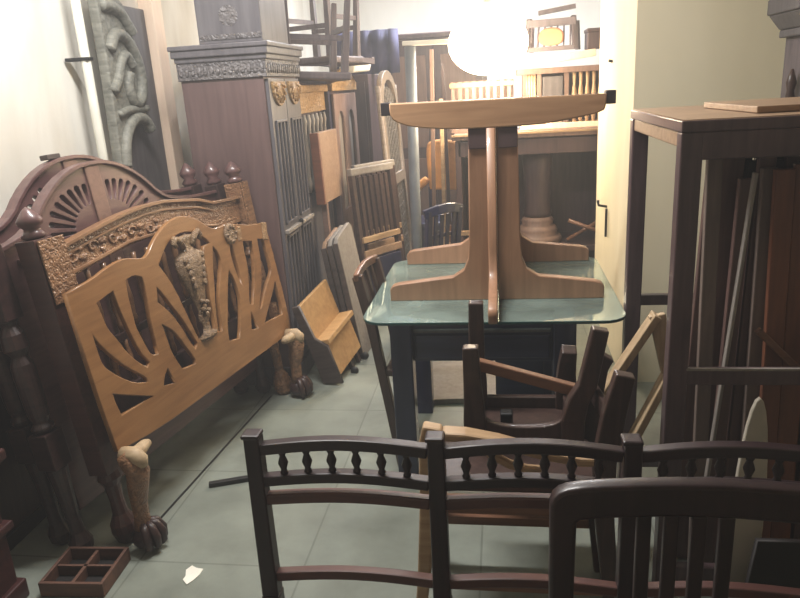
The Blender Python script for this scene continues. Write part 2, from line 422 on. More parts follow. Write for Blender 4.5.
def claw_leg(parent, s, hgt, mat_leg, mat_foot, zoff=0.0, bright='tanend'):
    bm = B()
    Zf = lambda h: zoff + .07*(h-.06)/.34
    pts = [(s, hgt-.004, Zf(hgt)-.045), (s, hgt-.03, Zf(hgt)-.03), (s, hgt-.08, Zf(hgt)-.012), (s, hgt-.16, Zf(hgt-.16)-.004), (s, .19, Zf(.19)-.006), (s, .13, Zf(.13)), (s, .09, Zf(.09)+.005)]
    tube(bm, pts, [.034, .044, .043, .037, .03, .029, .036], 12)
    leg = obj('leg', bm, mat_leg, parent, smooth=True)
    bm = B(); ball(bm, (s, .052, .012+zoff), (.055, .048, .055), 14)
    for k, a in enumerate((-50, -17, 17, 50)):
        x, y = math.sin(R(a)), math.cos(R(a))
        tube(bm, [(s+x*.015, .11, .012+zoff+y*.015), (s+x*.045, .095, .012+zoff+y*.045), (s+x*.062, .06, .012+zoff+y*.062), (s+x*.06, .025, .012+zoff+y*.058), (s+x*.05, .01, .012+zoff+y*.05)], [.014, .017, .017, .014, .006], 8)
    obj('claw_foot', bm, mat_foot, leg, smooth=True)
    bm = B(); zk = Zf(hgt)-.02
    tube(bm, [(s+.0, hgt-.012, zk-.035), (s, hgt-.014, zk+.015), (s, hgt-.035, zk+.038), (s, hgt-.06, zk+.04)], [.030, .032, .028, .016], 10)
    e_ = 1 if s < .7 else -1
    tube(bm, [(s-.005*e_, hgt-.03, zk), (s+.04*e_, hgt-.018, zk+.004), (s+.085*e_, hgt-.016, zk-.004), (s+.105*e_, hgt-.02, zk-.006)], [.030, .026, .020, .014], 10)
    obj('knee_carving', bm, bright, leg, smooth=True)  # pale colour carries the ceiling light on the knee top
claw_leg(fb, .05, .40, 'carved', 'darkpost', zoff=.0)
claw_leg(fb, 1.40, .375, 'carved', 'darkpost', zoff=-.005, bright='tanend')

# ------------------------------------------------------------------ carved headboard behind it
hb = thing('bed_headboard', 'carved brown headboard with vine relief and spindles, leaning just behind the fretwork footboard', 'headboard', lean(-.105))
rail = [(.11, 1.01), (.11, 1.168), (.155, 1.135), (.24, 1.146), (.381, 1.168), (.5, 1.183), (.633, 1.192), (.76, 1.19), (.9, 1.172), (1.02, 1.155), (1.13, 1.12), (1.25, 1.115), (1.37, 1.11), (1.37, .99), (1.2, .99), (1.0, 1.03), (.75, 1.06), (.5, 1.065), (.3, 1.04)]
obj('carved_rail', plate(smoothpoly(rail, 1), [], .03, .003), 'carved', hb)
bm = B()
top = [(.15, 1.135), (.24, 1.15), (.381, 1.172), (.5, 1.187), (.633, 1.196), (.76, 1.194), (.9, 1.176), (1.02, 1.158), (1.13, 1.125), (1.25, 1.118), (1.37, 1.113)]
sweep(bm, [(s, h, .01) for s, h in top], .05, .014, (0, 0, 1))
sweep(bm, [(s, h-.034, .016) for s, h in top[:-2]], .014, .010, (0, 0, 1))
sweep(bm, [(.11, 1.03, .016)] + [(s, h+.012, .016) for s, h in ((.3, 1.04), (.5, 1.065), (.75, 1.06), (1.0, 1.03), (1.2, .99))], .014, .012, (0, 0, 1))
obj('rail_moulding', bm, 'brownpol', hb, bevel=.002)
bm = B()
for k in range(7):
    c = (.19+.115*k, 1.085+.028*math.sin(k*.55+.2), .018); sg = 1 if k % 2 else -1
    pts = [(c[0]+.03*(1-t/14)*math.cos(sg*t*.62), c[1]+.024*(1-t/14)*math.sin(sg*t*.62), c[2]) for t in range(11)]
    tube(bm, pts, .006, 6)
    ball(bm, (c[0]+.055, c[1]+.012*sg, .018), (.026, .014, .008), 8); ball(bm, (c[0]+.05, c[1]-.02*sg, .018), (.016, .01, .007), 8)
obj('vine_relief', bm, 'carved', hb, smooth=True)
for s in (.075, 1.42):
    bm = B()
    box(bm, (s-.045, .95, -.045), (s+.045, 1.185, .045))
    box(bm, (s-.05, .42, -.05), (s+.05, .52, .05))
    lathe(bm, [(.03, .52), (.042, .54), (.028, .56), (.034, .60), (.046, .68), (.044, .74), (.03, .79), (.042, .81), (.03, .83), (.026, .85), (.044, .90), (.04, .95)], 14, (s, 0, 0), 'y')
    lathe(bm, [(.05, .42), (.036, .38), (.026, .25), (.024, .14), (.04, .11), (.052, .07), (.045, .02), (.03, .0)], 14, (s, 0, 0), 'y')
    if s < 1:
        bm.free(); bm = B(); box(bm, (s-.05, .30, -.042), (s+.035, 1.185, .042))
        lathe(bm, [(.04, .30), (.046, .27), (.03, .24), (.026, .17), (.03, .12), (.05, .08), (.052, .05), (.04, .01), (.03, .0)], 14, (s, 0, 0), 'y')
    p = obj('post', bm, 'carved' if s > 1 else 'redpost', hb, bevel=.003)
    bm = lathe(B(), [(.03, 1.185), (.044, 1.195), (.03, 1.21), (.026, 1.222), (.04, 1.235), (.044, 1.25), (.03, 1.268), (.016, 1.285), (.002, 1.295)], 14, (s, 0, 0), 'y')
    obj('finial', bm, 'fan', p, smooth=True)
bm = box(B(), (.032, .955, .045), (.15, 1.18, .052)); obj('post_face', bm, 'carved', hb, bevel=.003)
bm = box(B(), (1.385, .955, .045), (1.455, 1.18, .052)); obj('post_face', bm, 'carved', hb, bevel=.003)
obj('bottom_rail', box(B(), (.12, .42, -.015), (1.37, .55, .015)), 'darkpost', hb, bevel=.004)
obj('middle_rail', box(B(), (.12, .72, -.012), (1.37, .75, .012)), 'darkpost', hb, bevel=.003)
for k in range(14):
    s = .17+.089*k
    bm = lathe(B(), [(.008, .75), (.014, .78), (.009, .80), (.016, .86), (.011, .93), (.015, .97), (.01, 1.0), (.012, 1.03)], 8, (s, 0, 0), 'y')
    lathe(bm, [(.008, .55), (.014, .58), (.009, .61), (.015, .65), (.009, .69), (.01, .72)], 8, (s, 0, 0), 'y')
    obj('spindle', bm, 'brownpol', hb, smooth=True)

# ------------------------------------------------------------------ fan headboards
def fan_board(name, label, off, s0, mat, c=.55, dh=0.0, W=.86):
    t = thing(name, label, 'headboard', lean(off, s0))
    V = .55
    out = [(c-V, .16), (c+W, .16), (c+W, 1.165), (c+.62, 1.172), (c+.44, 1.195), (c+.36, 1.235), (c+.29, 1.305), (c+.2, 1.365), (c+.1, 1.402), (c, 1.412), (c-.1, 1.402), (c-.2, 1.365), (c-.29, 1.305), (c-.36, 1.235), (c-.44, 1.195), (c-V, 1.174)]
    out = [(x, y + (dh if y > 1.1 else 0)) for x, y in out]
    holes = []
    for sgn in (-1, 1):
        for k in range(8):
            a = R(6+11.5*k)
            r0, r1 = .12, (.25, .25, .25, .24, .235, .225, .22, .215)[k]
            ctr = (c+sgn*.055, 1.155+dh)
            w0, w1 = .005, .013
            ca, sa = math.cos(a), math.sin(a)
            P = lambda r, w: (ctr[0]+sgn*(r*ca-w*sa), ctr[1]+(r*sa+w*ca)*.86)
            holes.append([P(r0, -w0), P(r1-.01, -w1), P(r1, -w1*.5), P(r1, w1*.5), P(r1-.01, w1), P(r0, w0)])
    obj('arched_panel', plate(smoothpoly(out, 1, 80), holes, .028, .002), mat, t)
    bm = B()
    sweep(bm, [(x, y+.004, .004) for x, y in smoothpoly(out[2:], 1, 80)], .05, .016, (0, 0, 1))
    sweep(bm, [(c-.48, 1.125+dh, .018), (c+.48, 1.125+dh, .018)], .016, .018, (0, 0, 1))
    obj('edge_moulding', bm, mat, t, bevel=.003)
    obj('centre_strip', box(B(), (c-.045, .95, .0), (c+.035, 1.403+dh, .022)), 'fanstrip', t, bevel=.004)
    for s in (c-V-.03, c+W+.0):
        bm = B(); box(bm, (s-.04, .92, -.04), (s+.04, 1.18, .04)); box(bm, (s-.042, .36, -.042), (s+.042, .50, .042))
        lathe(bm, [(.03, .5), (.042, .52), (.026, .54), (.034, .56), (.038, .60), (.04, .72), (.038, .76), (.024, .79), (.044, .82), (.04, .87), (.024, .90), (.034, .92)], 16, (s, 0, 0), 'y')
        lathe(bm, [(.026, 0), (.04, .02), (.044, .05), (.028, .09), (.024, .15), (.034, .30), (.04, .36)], 16, (s, 0, 0), 'y')
        p = obj('post', bm, 'darkpost', t, bevel=.005)  # posts coloured darker to carry the shade behind the footboard
        obj('finial', lathe(B(), [(.03, 1.18), (.042, 1.195), (.026, 1.215), (.04, 1.235), (.042, 1.25), (.026, 1.272), (.012, 1.29), (.002, 1.298)], 14, (s, 0, 0), 'y'), 'fan', p, smooth=True)
    return t
fan_board('bed_headboard', 'plum brown arched headboard with two pierced sunburst fans, nearest of the two fan boards', -.225, .0, 'fan', dh=-.025)
fan_board('bed_headboard', 'dark arched headboard mostly hidden behind the sunburst headboard, against the cream wall', -.35, .03, 'fan', dh=-.003, W=.80)
o = obj('wood_offcut', box(B(), (-.035, 0, -.02), (.035, .02, .02)), 'greyedge', bevel=.003)
o.matrix_world = lean(-.35, .03) @ Matrix.Translation((.47, 1.414, .0))
tag(o, 'small wood offcut lying on top of the rear arched headboard', 'offcut')

# chest, tray
t = thing('low_chest', 'low dark red wooden chest at the bottom left edge beside the compartment tray', 'chest', loc=(-1.92, 1.46, 0))
obj('body', box(B(), (-.05, -.45, .0), (.27, .32, .52)), 'chest', t, bevel=.006)
obj('lid', box(B(), (-.05, -.47, .52), (.32, .35, .56)), 'chest', t, bevel=.008)
obj('waist_moulding', box(B(), (-.05, -.46, .27), (.295, .335, .30)), 'chest', t, bevel=.006)
obj('plinth', box(B(), (-.05, -.46, 0), (.29, .335, .07)), 'chest', t, bevel=.006)

t = thing('upright_board', 'tall dark wooden board standing against the cream wall behind the low red chest', 'board', loc=(-1.92, 1.84, 0))
obj('board', box(B(), (-.05, 0, .06), (.05, .90, 1.0)), 'darkpost', t, bevel=.005)
obj('plinth', box(B(), (-.055, -.005, 0), (.055, .905, .06)), 'black', t, bevel=.003)
obj('top_rail', box(B(), (-.055, -.01, 1.0), (.058, .91, 1.03)), 'darkpost', t, bevel=.005)

t = thing('compartment_tray', 'small wooden tray with four compartments on the floor by the claw foot', 'tray', loc=(-1.475, 1.89, 0), rz=R(3))
bm = B()
for a, b in (((-.115, -.10, 0), (.115, -.088, .055)), ((-.115, .088, 0), (.115, .10, .055)), ((-.115, -.088, 0), (-.103, .088, .055)), ((.103, -.088, 0), (.115, .088, .055))): box(bm, a, b)
obj('sides', bm, 'tray', t, bevel=.002)
obj('bottom', box(B(), (-.103, -.088, 0), (.103, .088, .008)), 'black', t)
obj('divider', box(B(), (-.006, -.088, .008), (.006, .088, .048)), 'tray', t)
obj('divider', box(B(), (-.103, -.0, .008), (.103, .010, .048)), 'tray', t)

o = obj('wooden_stick', bar(B(), (-.08, -.03, .012), (.08, .03, .012), .024, .02), 'black', bevel=.003); o.location = (-1.185, 2.51, 0)
tag(o, 'short dark stick lying on the floor between the footboard and the settee', 'stick')
bm = B()
pl = [(.03*math.cos(k*.7)*(1+.4*math.sin(k*2.3)), .045*math.sin(k*.7)*(1+.3*math.cos(k*1.7))) for k in range(9)]
o = obj('paper_scrap', plate(pl, [], .003), 'paper'); o.location = (-1.10, 1.93, .0018)
tag(o, 'white torn paper scrap on the stone floor near the claw foot', 'scrap')

# ------------------------------------------------------------------ things on the left wall
t = thing('plastic_pipe', 'pale vertical pipe standing against the cream wall left of the grey scroll', 'pipe', loc=(-1.9, 3.18, 0))
obj('tube', tube(B(), [(0, 0, 0), (0, 0, 2.9)], .022, 12), 'pipe', t, smooth=True)
obj('clamp', box(B(), (-.09, -.025, 1.80), (.025, .025, 1.815)), 'iron', t, bevel=.002)

t = thing('carved_scroll_frame', 'grey carved frame section with leafy scrolls leaning on the wall beside the pipe', 'carving', frame((-1.9, 3.24, 0), (0, 1, 0), (0, 0, 1), (1, 0, 0)))
out = [(.06, .9), (.10, 1.25), (.10, 1.42), (.16, 1.52), (.26, 1.54), (.34, 1.47), (.37, 1.50), (.34, 1.58), (.38, 1.66), (.38, 1.80), (.33, 1.93), (.24, 1.99), (.30, 2.02), (.26, 2.09), (.14, 2.10), (.16, 2.2), (.22, 2.4), (.06, 2.4), (.02, 2.15), (.03, 1.9), (.02, 1.6), (-.0, 1.3), (-.02, .9)]
obj('frame_body', plate(smoothpoly(out, 2, 80), [], .05, .008, z=.03), 'scroll', t)
bm = B()
for pts, r in (([(.06, 1.85), (.12, 1.93), (.22, 1.92), (.31, 1.82), (.33, 1.70), (.28, 1.60), (.20, 1.60), (.17, 1.68), (.21, 1.74)], .03),
               ([(.03, 1.66), (.10, 1.72), (.14, 1.80), (.20, 1.84), (.25, 1.78)], .026), ([(.05, 2.05), (.13, 2.05), (.21, 2.03), (.27, 1.97), (.30, 1.94)], .03),
               ([(.03, 1.3), (.06, 1.42), (.12, 1.49), (.2, 1.53), (.29, 1.52), (.34, 1.46)], .03), ([(.05, 1.55), (.14, 1.57), (.24, 1.57), (.33, 1.57)], .02), ([(.08, 2.12), (.10, 2.22), (.13, 2.36)], .03)):
    q = [(x, y, .06) for x, y in smoothpath(pts)]
    tube(bm, q, r, 8)
obj('scroll_relief', bm, 'scroll', t, smooth=True)

o = obj('slate_grey_board', box(B(), (-.03, -.19, 0), (.03, .19, 2.08)), 'slate', bevel=.006)
o.matrix_world = Matrix.Translation((-1.93, 3.64, 0)); tag(o, 'dark grey board standing on end behind the carved scroll', 'board')
o = obj('timber_post', box(B(), (-.04, -.06, 0), (.04, .06, 2.6)), 'pinkwood', bevel=.004)
o.matrix_world = Matrix.Translation((-1.9, 3.905, 0)); tag(o, 'pale pinkish timber post against the wall left of the big cupboard', 'post')

# ------------------------------------------------------------------ big almirah
def almirah():
    t = thing('almirah_cupboard', 'tall maroon sided cupboard with carved grey cornice and two shell topped doors', 'cupboard', loc=(-1.16, 3.55, 0))
    # local: front face at x=0 looking to +x, runs along +y; side face at y=0
    W, Dp = .585, .46
    obj('body', box(B(), (-Dp, 0, 0), (-.02, W, 1.69)), 'almside', t, bevel=.004)
    obj('plinth', box(B(), (-Dp-.01, -.015, 0), (.005, W+.015, .11)), 'almfront', t, bevel=.006)
    obj('frieze', box(B(), (-Dp-.01, -.012, 1.69), (.004, W+.012, 1.775)), 'almcarve', t, bevel=.004)
    bm = B(); box(bm, (-Dp-.015, -.018, 1.775), (.012, W+.018, 1.80)); box(bm, (-Dp-.026, -.03, 1.80), (.024, W+.03, 1.835)); box(bm, (-Dp-.034, -.038, 1.835), (.032, W+.038, 1.858))
    obj('cornice', bm, 'almfront', t, bevel=.005)
    bm = B()
    for k in range(16): ball(bm, (.006, .02+.0375*k, 1.732), (.008, .015, .026), 8)
    for k in range(14): ball(bm, (-.02-.033*k, -.013, 1.732), (.013, .006, .024), 8)
    obj('frieze_relief', bm, 'almcarve', t, smooth=True)
    for k in range(2):
        y0 = .014+.28*k; y1 = y0+.272
        d = obj('door', box(B(), (-.02, y0, .13), (.0, y1, 1.68)), 'almfront', t, bevel=.003)
        bm = B()
        for a, b in ((.17, .86), (.92, 1.47)):
            for y in (y0+.04, y0+.1, (y0+y1)/2+.025, y1-.052): box(bm, (0, y, a), (.012, y+.012, b))
            box(bm, (0, y0+.04, a), (.011, y1-.04, a+.014)); box(bm, (0, y0+.04, b-.014), (.011, y1-.04, b))
        obj('panel_moulding', bm, 'almfront', d, bevel=.003)
        ctr = (y0+y1)/2
        me_ = [(ctr+.105*math.cos(R(180+180*j/14)), 1.665+.125*math.sin(R(180+180*j/14))) for j in range(15)]
        bm = B(); bm.from_mesh(plate(me_, [], .016, .003, swap='yz', z=.006))
        for j in range(8):
            a = R(-168+22.3*j)
            tube(bm, [(.014, ctr+.01*math.cos(a), 1.655), (.016, ctr+.092*math.cos(a), 1.66+.105*math.sin(a))], [.004, .011], 6)
        obj('shell_carving', bm, 'goldcarve', d, smooth=True)
        obj('door_rail', bar(B(), (.008, y0+.01, .885), (.008, y1-.01, .885), .03, .016), 'greytop', d)
    obj('door_knob', ball(B(), (.018, .29, .90), .014, 10), 'iron', t, smooth=True)
almirah()
t = thing('dusty_trunk', 'grey wooden box sitting on top of the big carved cupboard', 'box', loc=(-1.16, 3.57, 1.858))
obj('body', box(B(), (-.34, -.01, 0), (-.005, .44, .30)), 'almfront', t, bevel=.006)
obj('lid', box(B(), (-.35, -.02, .30), (.005, .45, .34)), 'almfront', t, bevel=.006)
bm = B(); lathe(bm, [(.05, 0), (.05, .008), (.03, .014), (.001, .016)], 14, (-.17, -.012, .13), 'y'); box(bm, (-.33, -.014, .02), (-.012, -.008, .045)); box(bm, (-.33, -.014, .26), (-.012, -.008, .28))
obj('front_carving', bm, 'almcarve', t)

# ------------------------------------------------------------------ cupboards further along
t = thing('spindle_cupboard', 'cupboard with a spindled upper door beyond the big carved cupboard', 'cupboard', loc=(-1.185, 4.18, 0))
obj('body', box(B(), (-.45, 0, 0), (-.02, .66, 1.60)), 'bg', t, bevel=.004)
obj('cornice', box(B(), (-.46, -.01, 1.60), (.02, .67, 1.645)), 'goldcarve', t, bevel=.006)
obj('frieze', box(B(), (-.02, .0, 1.48), (.004, .66, 1.60)), 'goldcarve', t, bevel=.003)  # orange light on cornice and frieze is in the colour
obj('door', box(B(), (-.02, .02, .1), (.0, .64, .98)), 'almfront', t, bevel=.004)
for k in range(6): obj('spindle', lathe(B(), [(.012, 1.0), (.02, 1.06), (.012, 1.1), (.02, 1.25), (.012, 1.38), (.02, 1.43), (.012, 1.47)], 8, (.0, .06+.1*k, 0)), 'greytop', t, smooth=True)
obj('edge_pilaster', box(B(), (-.02, .62, 0), (.03, .67, 1.6)), 'navy', t, bevel=.004)

t = thing('arched_cupboard', 'tall cupboard with an arched door panel standing beyond the spindle cupboard', 'cupboard', loc=(-1.16, 4.90, 0))
obj('body', box(B(), (-.45, 0, 0), (-.02, .85, 1.60)), 'bg', t, bevel=.004)
obj('crest', plate([(0, 1.6), (.85, 1.6), (.85, 1.66), (.6, 1.74), (.42, 1.76), (.25, 1.74), (0, 1.66)], [], .03, .003, swap='yz'), 'goldcarve', t)  # crest coloured lighter for the light on the cupboard top
d = obj('door', plate([(.04, .1), (.81, .1), (.81, 1.58), (.04, 1.58)], [[(.14, .75), (.34, .75)] + arc((.24, 1.36), .10, 0, 180, 10)[0:], [(.50, .75), (.70, .75)] + arc((.60, 1.36), .10, 0, 180, 10)], .02, .002, swap='yz'), 'bglit', t)
bm = B()
for y in (.24, .60): box(bm, (-.018, y-.11, .74), (-.012, y+.11, 1.48))
obj('door_panel', bm, 'greytop', d)

# ------------------------------------------------------------------ chairs upside down on the cupboards
def top_chair(label, loc, mat, tilt):
    """a chair resting upside down: seat at the bottom, legs up; built upside down"""
    t = thing('upturned_chair', label, 'chair', loc, group='chairs stacked on the cupboards')
    for x in (-.18, .18):
        for y in (-.18, .18):
            obj('leg', bar(B(), (x*.95, y*.95, .06), (x*1.05, y*1.08, .50), .045, .045, (0, 1, 0), .032, .032), mat, t, bevel=.004)
    obj('seat', box(B(), (-.21, -.21, .02), (.21, .21, .065)), mat, t, bevel=.012)
    for y in (-.18, .18): obj('stretcher', bar(B(), (-.18, y, .26), (.18, y, .26), .022, .03), mat, t)
    for x in (-.18, .18): obj('stretcher', bar(B(), (x, -.18, .32), (x, .18, .32), .022, .03), mat, t)
    for x in (-.18, .18): obj('back_post', bar(B(), (x, .2, .04), (x, .36, .03), .04, .035), mat, t)
    bm = sweep(B(), [(-.2, .36, .035), (-.1, .385, .035), (0, .392, .035), (.1, .385, .035), (.2, .36, .035)], .05, .03, (0, 0, 1))
    obj('crest_rail', bm, mat, t, bevel=.005)
    for x in (-.09, 0, .09): obj('back_slat', bar(B(), (x, .2, .04), (x, .375, .035), .03, .012), mat, t)
    return t
tc = top_chair('dusty upturned chair with legs in the air, on top of the spindle cupboard', Matrix.Translation((-1.17, 4.46, 1.652)) @ Matrix.Rotation(R(25), 4, 'Z') @ Matrix.Rotation(R(4), 4, 'Y'), 'greychair', 0)
place(tc, mat=Matrix.Translation((-1.24, 5.12, 1.765)) @ Matrix.Rotation(R(-20), 4, 'Z'), label='dusty upturned chair with legs in the air, on top of the arched cupboard')

# ------------------------------------------------------------------ boards leaning on the cupboards
def lean_left(y0, length, h, ang, xf, yaw=0.0):
    """frame: local x along depth, local y up the board, local z out of its face (to +x)"""
    a = R(ang)
    xa = Vector((math.sin(yaw), math.cos(yaw), 0)); nl = Vector((-xa.y, xa.x, 0))
    u = Vector((0, 0, math.cos(a))) + nl*math.sin(a)
    return frame((xf, y0, 0), xa, u, xa.cross(u))
lbl = ['grey dusty tabletop board leaning on the cupboards, front one of three', 'grey tabletop board second in the leaning stack, behind the front one', 'brown edged tabletop board at the back of the leaning stack']
for k in range(3):
    m = lean_left(3.95+.025*k, .42, .8, 8.5, -.875-.047*k, R(5))
    t = thing('tabletop_board', lbl[k], 'board', m, group='grey tabletop boards leaning on the cupboards')
    obj('panel', plate([(0, 0), (.33, 0), (.33, .78-.02*k), (.29, .81-.02*k), (.04, .77-.02*k), (0, .74-.02*k)], [], .026, .004, z=.0), 'greytop' if k < 2 else 'tan2', t)
    obj('near_edge', box(B(), (-.012, 0, -.016), (.0, .74-.02*k, .016)), 'greyedge', t, bevel=.002)

# tan folding seat
m = lean_left(3.56, .4, .5, 14, -.985, R(12)) @ Matrix.Rotation(R(8), 4, 'Z')
t = thing('folding_seat', 'tan folded wooden seat with a ledge, leaning at the foot of the big cupboard', 'folding seat', m)
obj('back_board', box(B(), (0, .22, -.012), (.38, .50, .012)), 'tan', t, bevel=.004)
obj('lower_board', box(B(), (.01, .03, .045), (.37, .27, .067)), 'tan', t, bevel=.004)
obj('ledge', box(B(), (.0, .245, .0), (.38, .275, .10)), 'tan', t, bevel=.004)
me = plate([(-.03, .02), (.09, .0), (.09, .24), (.03, .30), (.015, .505), (-.03, .505)], [], .02, .003)
for v in me.vertices: v.co = (v.co.z-.008, v.co.y, v.co.x)
obj('side_frame', me, 'greyedge', t)
for s_ in (.24, .34): obj('leg', box(B(), (s_-.015, -.05, .02), (s_+.015, .10, .045)), 'chair', t, bevel=.003)
for s_ in (.18, .36): obj('caster', lathe(B(), [(.001, -.012), (.022, -.012), (.024, 0), (.022, .012), (.001, .012)], 12, (s_, -.03 - .0*s_, .075), 'x'), 'iron', t, smooth=True)

# tan board with a leg
m = lean_left(4.27, .4, .6, 1, -1.105, R(3))
t = thing('tan_panel', 'upright tan wooden panel on a narrow leg in front of the spindle cupboard', 'panel', m)
obj('board', box(B(), (0, .92, -.02), (.40, 1.36, .02)), 'tan2', t, bevel=.004)
obj('near_edge', box(B(), (-.03, .92, -.03), (.0, 1.36, .025)), 'plank_c', t, bevel=.003)
obj('leg', box(B(), (.02, .0, -.018), (.06, .93, .018)), 'bglit', t, bevel=.003)
obj('leg', box(B(), (.34, .0, -.018), (.38, .93, .018)), 'bg', t, bevel=.003)

# dark slatted frames
def slatted(label, y0, x, ang, seed):
    t = thing('slatted_folding_chair', label, 'folding chair', lean_left(y0, .4, 1.1, ang, x, R(34)), group='dark slatted folding chairs')
    for s in (0, .38): obj('side_rail', bar(B(), (s, 0, 0), (s, 1.06, 0), .035, .04, (0, 0, 1)), 'chair', t, bevel=.004)
    for k in range(6): obj('slat', box(B(), (.055+.052*k, .62, -.008), (.085+.052*k, 1.03, .008)), 'chair', t)
    obj('top_rail', bar(B(), (-.02, 1.07, 0), (.40, 1.07, 0), .05, .045, (0, 0, 1)), 'greytop', t, bevel=.008)  # top rail in a paler material than the side rails
    obj('cross_rail', bar(B(), (0, .60, .02), (.38, .60, .02), .04, .03, (0, 0, 1)), 'palech', t, bevel=.004)
    obj('cross_rail', bar(B(), (0, .50, .02), (.38, .50, .02), .05, .03, (0, 0, 1)), 'tan2', t, bevel=.004)
    obj('seat', box(B(), (.03, .12, .02), (.35, .46, .045)), 'navy', t, bevel=.005)
slatted('dark slatted folding chair with pale top rail, outermost against the cupboards', 4.60, -.93, 5, 1)
slatted('dark slatted folding chair tucked behind the outermost one by the cupboards', 4.83, -.95, 5, 2)

# arched screen
m = lean_left(5.22, .6, 1.75, 3, -.80, R(3))
t = thing('arched_screen_panel', 'tall pale lattice panel with an arched top leaning beyond the folding chairs', 'screen', m)
out = [(0, 0), (.62, 0), (.62, 1.62)] + arc((.31, 1.5), .31, 20, 160, 12, .23) + [(0, 1.62)]
inn = [(.07, .95), (.55, .95), (.55, 1.5)] + arc((.31, 1.46), .24, 10, 170, 10, .2)+[(.07, 1.5)]
inn2 = [(.07, .10), (.55, .10), (.55, .87), (.07, .87)]
obj('frame', plate(out, [inn, inn2], .04, .004), 'screen_f', t)
bm = B()
for k in range(9): bar(bm, (.07, .12+.09*k, -.004), (.55, .15+.09*k, -.004), .012, .01, (0, 0, 1))
for k in range(8): bar(bm, (.10+.06*k, .1, 0), (.10+.06*k, 1.62 - .02*abs(k-3.5), 0), .012, .01, (0, 0, 1))
box(bm, (.06, .09, -.012), (.56, 1.60, -.008))
obj('lattice', bm, 'screen', t)
o = obj('paper_bundle', plate([(0, 0), (.2, .01), (.22, .06), (.12, .09), (.02, .07)], [], .16, .01, swap='xz'), 'paper')
o.matrix_world = Matrix.Translation((-.98, 4.99, 1.66)) @ Matrix.Rotation(R(60), 4, 'Z'); tag(o, 'white paper bundle lying between the arched cupboard and the pale screen', 'paper')
o.location.z = 1.725; o.location.x = -1.19; o.location.y = 5.60

# navy sheet hung behind
bm = B()
n = 26; vs = []
for k in range(n+1):
    x = -.1+.62*k/n; y = .03*math.sin(k*1.25)+.012*math.sin(k*2.9)
    vs.append([bm.verts.new((x, y+q, z)) for q in (0, .012) for z in (0, .36)])
for k in range(n):
    a, b = vs[k], vs[k+1]
    for i, j in ((0, 1), (1, 3), (3, 2), (2, 0)): bm.faces.new((a[i], a[j], b[j], b[i]))
bm.faces.new((vs[0][0], vs[0][1], vs[0][3], vs[0][2])); bm.faces.new((vs[-1][0], vs[-1][1], vs[-1][3], vs[-1][2]))

def tall_wardrobe(name, label, x0, x1, y, h, mat, doors=2):
    t = thing(name, label, 'wardrobe', loc=(x0, y, 0)); w = x1-x0
    obj('body', box(B(), (0, 0, 0), (w, .5, h)), mat, t, bevel=.005)
    obj('cornice', box(B(), (-.03, -.04, h), (w+.03, .52, h+.05)), mat, t, bevel=.01)
    for k in range(doors):
        a = .02+(w-.04)/doors*k; b = a+(w-.04)/doors-.015
        d = obj('door', box(B(), (a, -.022, .1), (b, 0, h-.04)), mat, t, bevel=.004)
        obj('door_panel', box(B(), (a+.06, -.03, .2), (b-.06, -.02, h*.5-.05)), 'bglit', d, bevel=.006)
        obj('door_panel', box(B(), (a+.06, -.03, h*.5+.05), (b-.06, -.02, h-.14)), 'bglit', d, bevel=.006)
    return t
t = tall_wardrobe('tall_wardrobe', 'tall dark two door wardrobe against the back wall, behind the steel pole', -1.05, -.12, 6.6, 2.0, 'bg')
o = obj('navy_sheet', bm, 'fabric_navy', smooth=True); o.matrix_world = Matrix.Translation((-1.38, 6.28, 1.72))
tag(o, 'dark blue folded sheet draped over a cupboard top near the bright back wall', 'sheet')
t = thing('back_cupboard', 'dark cupboard under the blue sheet at the back left', 'cupboard', loc=(-1.75, 6.0, 0))
obj('body', box(B(), (0, 0, 0), (.66, .55, 1.72)), 'bg', t, bevel=.005)
obj('door', box(B(), (.03, -.02, .08), (.63, 0, 1.66)), 'bg', t, bevel=.004)
obj('knob', ball(B(), (.57, -.03, .9), .015, 8), 'iron', t, smooth=True)

# steel pole with white bar
t = thing('steel_pole', 'blue grey steel pole topped by a white crossbar, behind the table base', 'pole', loc=(-.61, 4.8, 0))
obj('shaft', tube(B(), [(0, 0, 0), (.03, 0, 1.85)], .037, 14), 'steel', t, smooth=True)
obj('crossbar', bar(B(), (-.02, 0, 1.87), (.29, .02, 1.865), .05, .03), 'paper', t, bevel=.006)
obj('base_plate', box(B(), (-.07, -.07, 0), (.07, .07, .02)), 'steel', t, bevel=.004)
for k, (x, y, h, mt) in enumerate(((-.52, 5.15, 1.84, 'bglit'), (-.44, 5.25, 1.5, 'palech'), (-.42, 5.62, 1.75, 'bg'))):
    o = obj('upright_batten', box(B(), (-.014, -.014, 0), (.014, .014, h)), mt, bevel=.003)
    o.matrix_world = Matrix.Translation((x, y, 0)) @ Matrix.Rotation(R(1.5-k), 4, 'Y')
    tag(o, ['thin brown batten standing just right of the steel pole', 'pale thin batten standing left of the orange chair back', 'dark thin batten standing behind the orange chair back'][k], 'batten', 'upright battens by the steel pole')

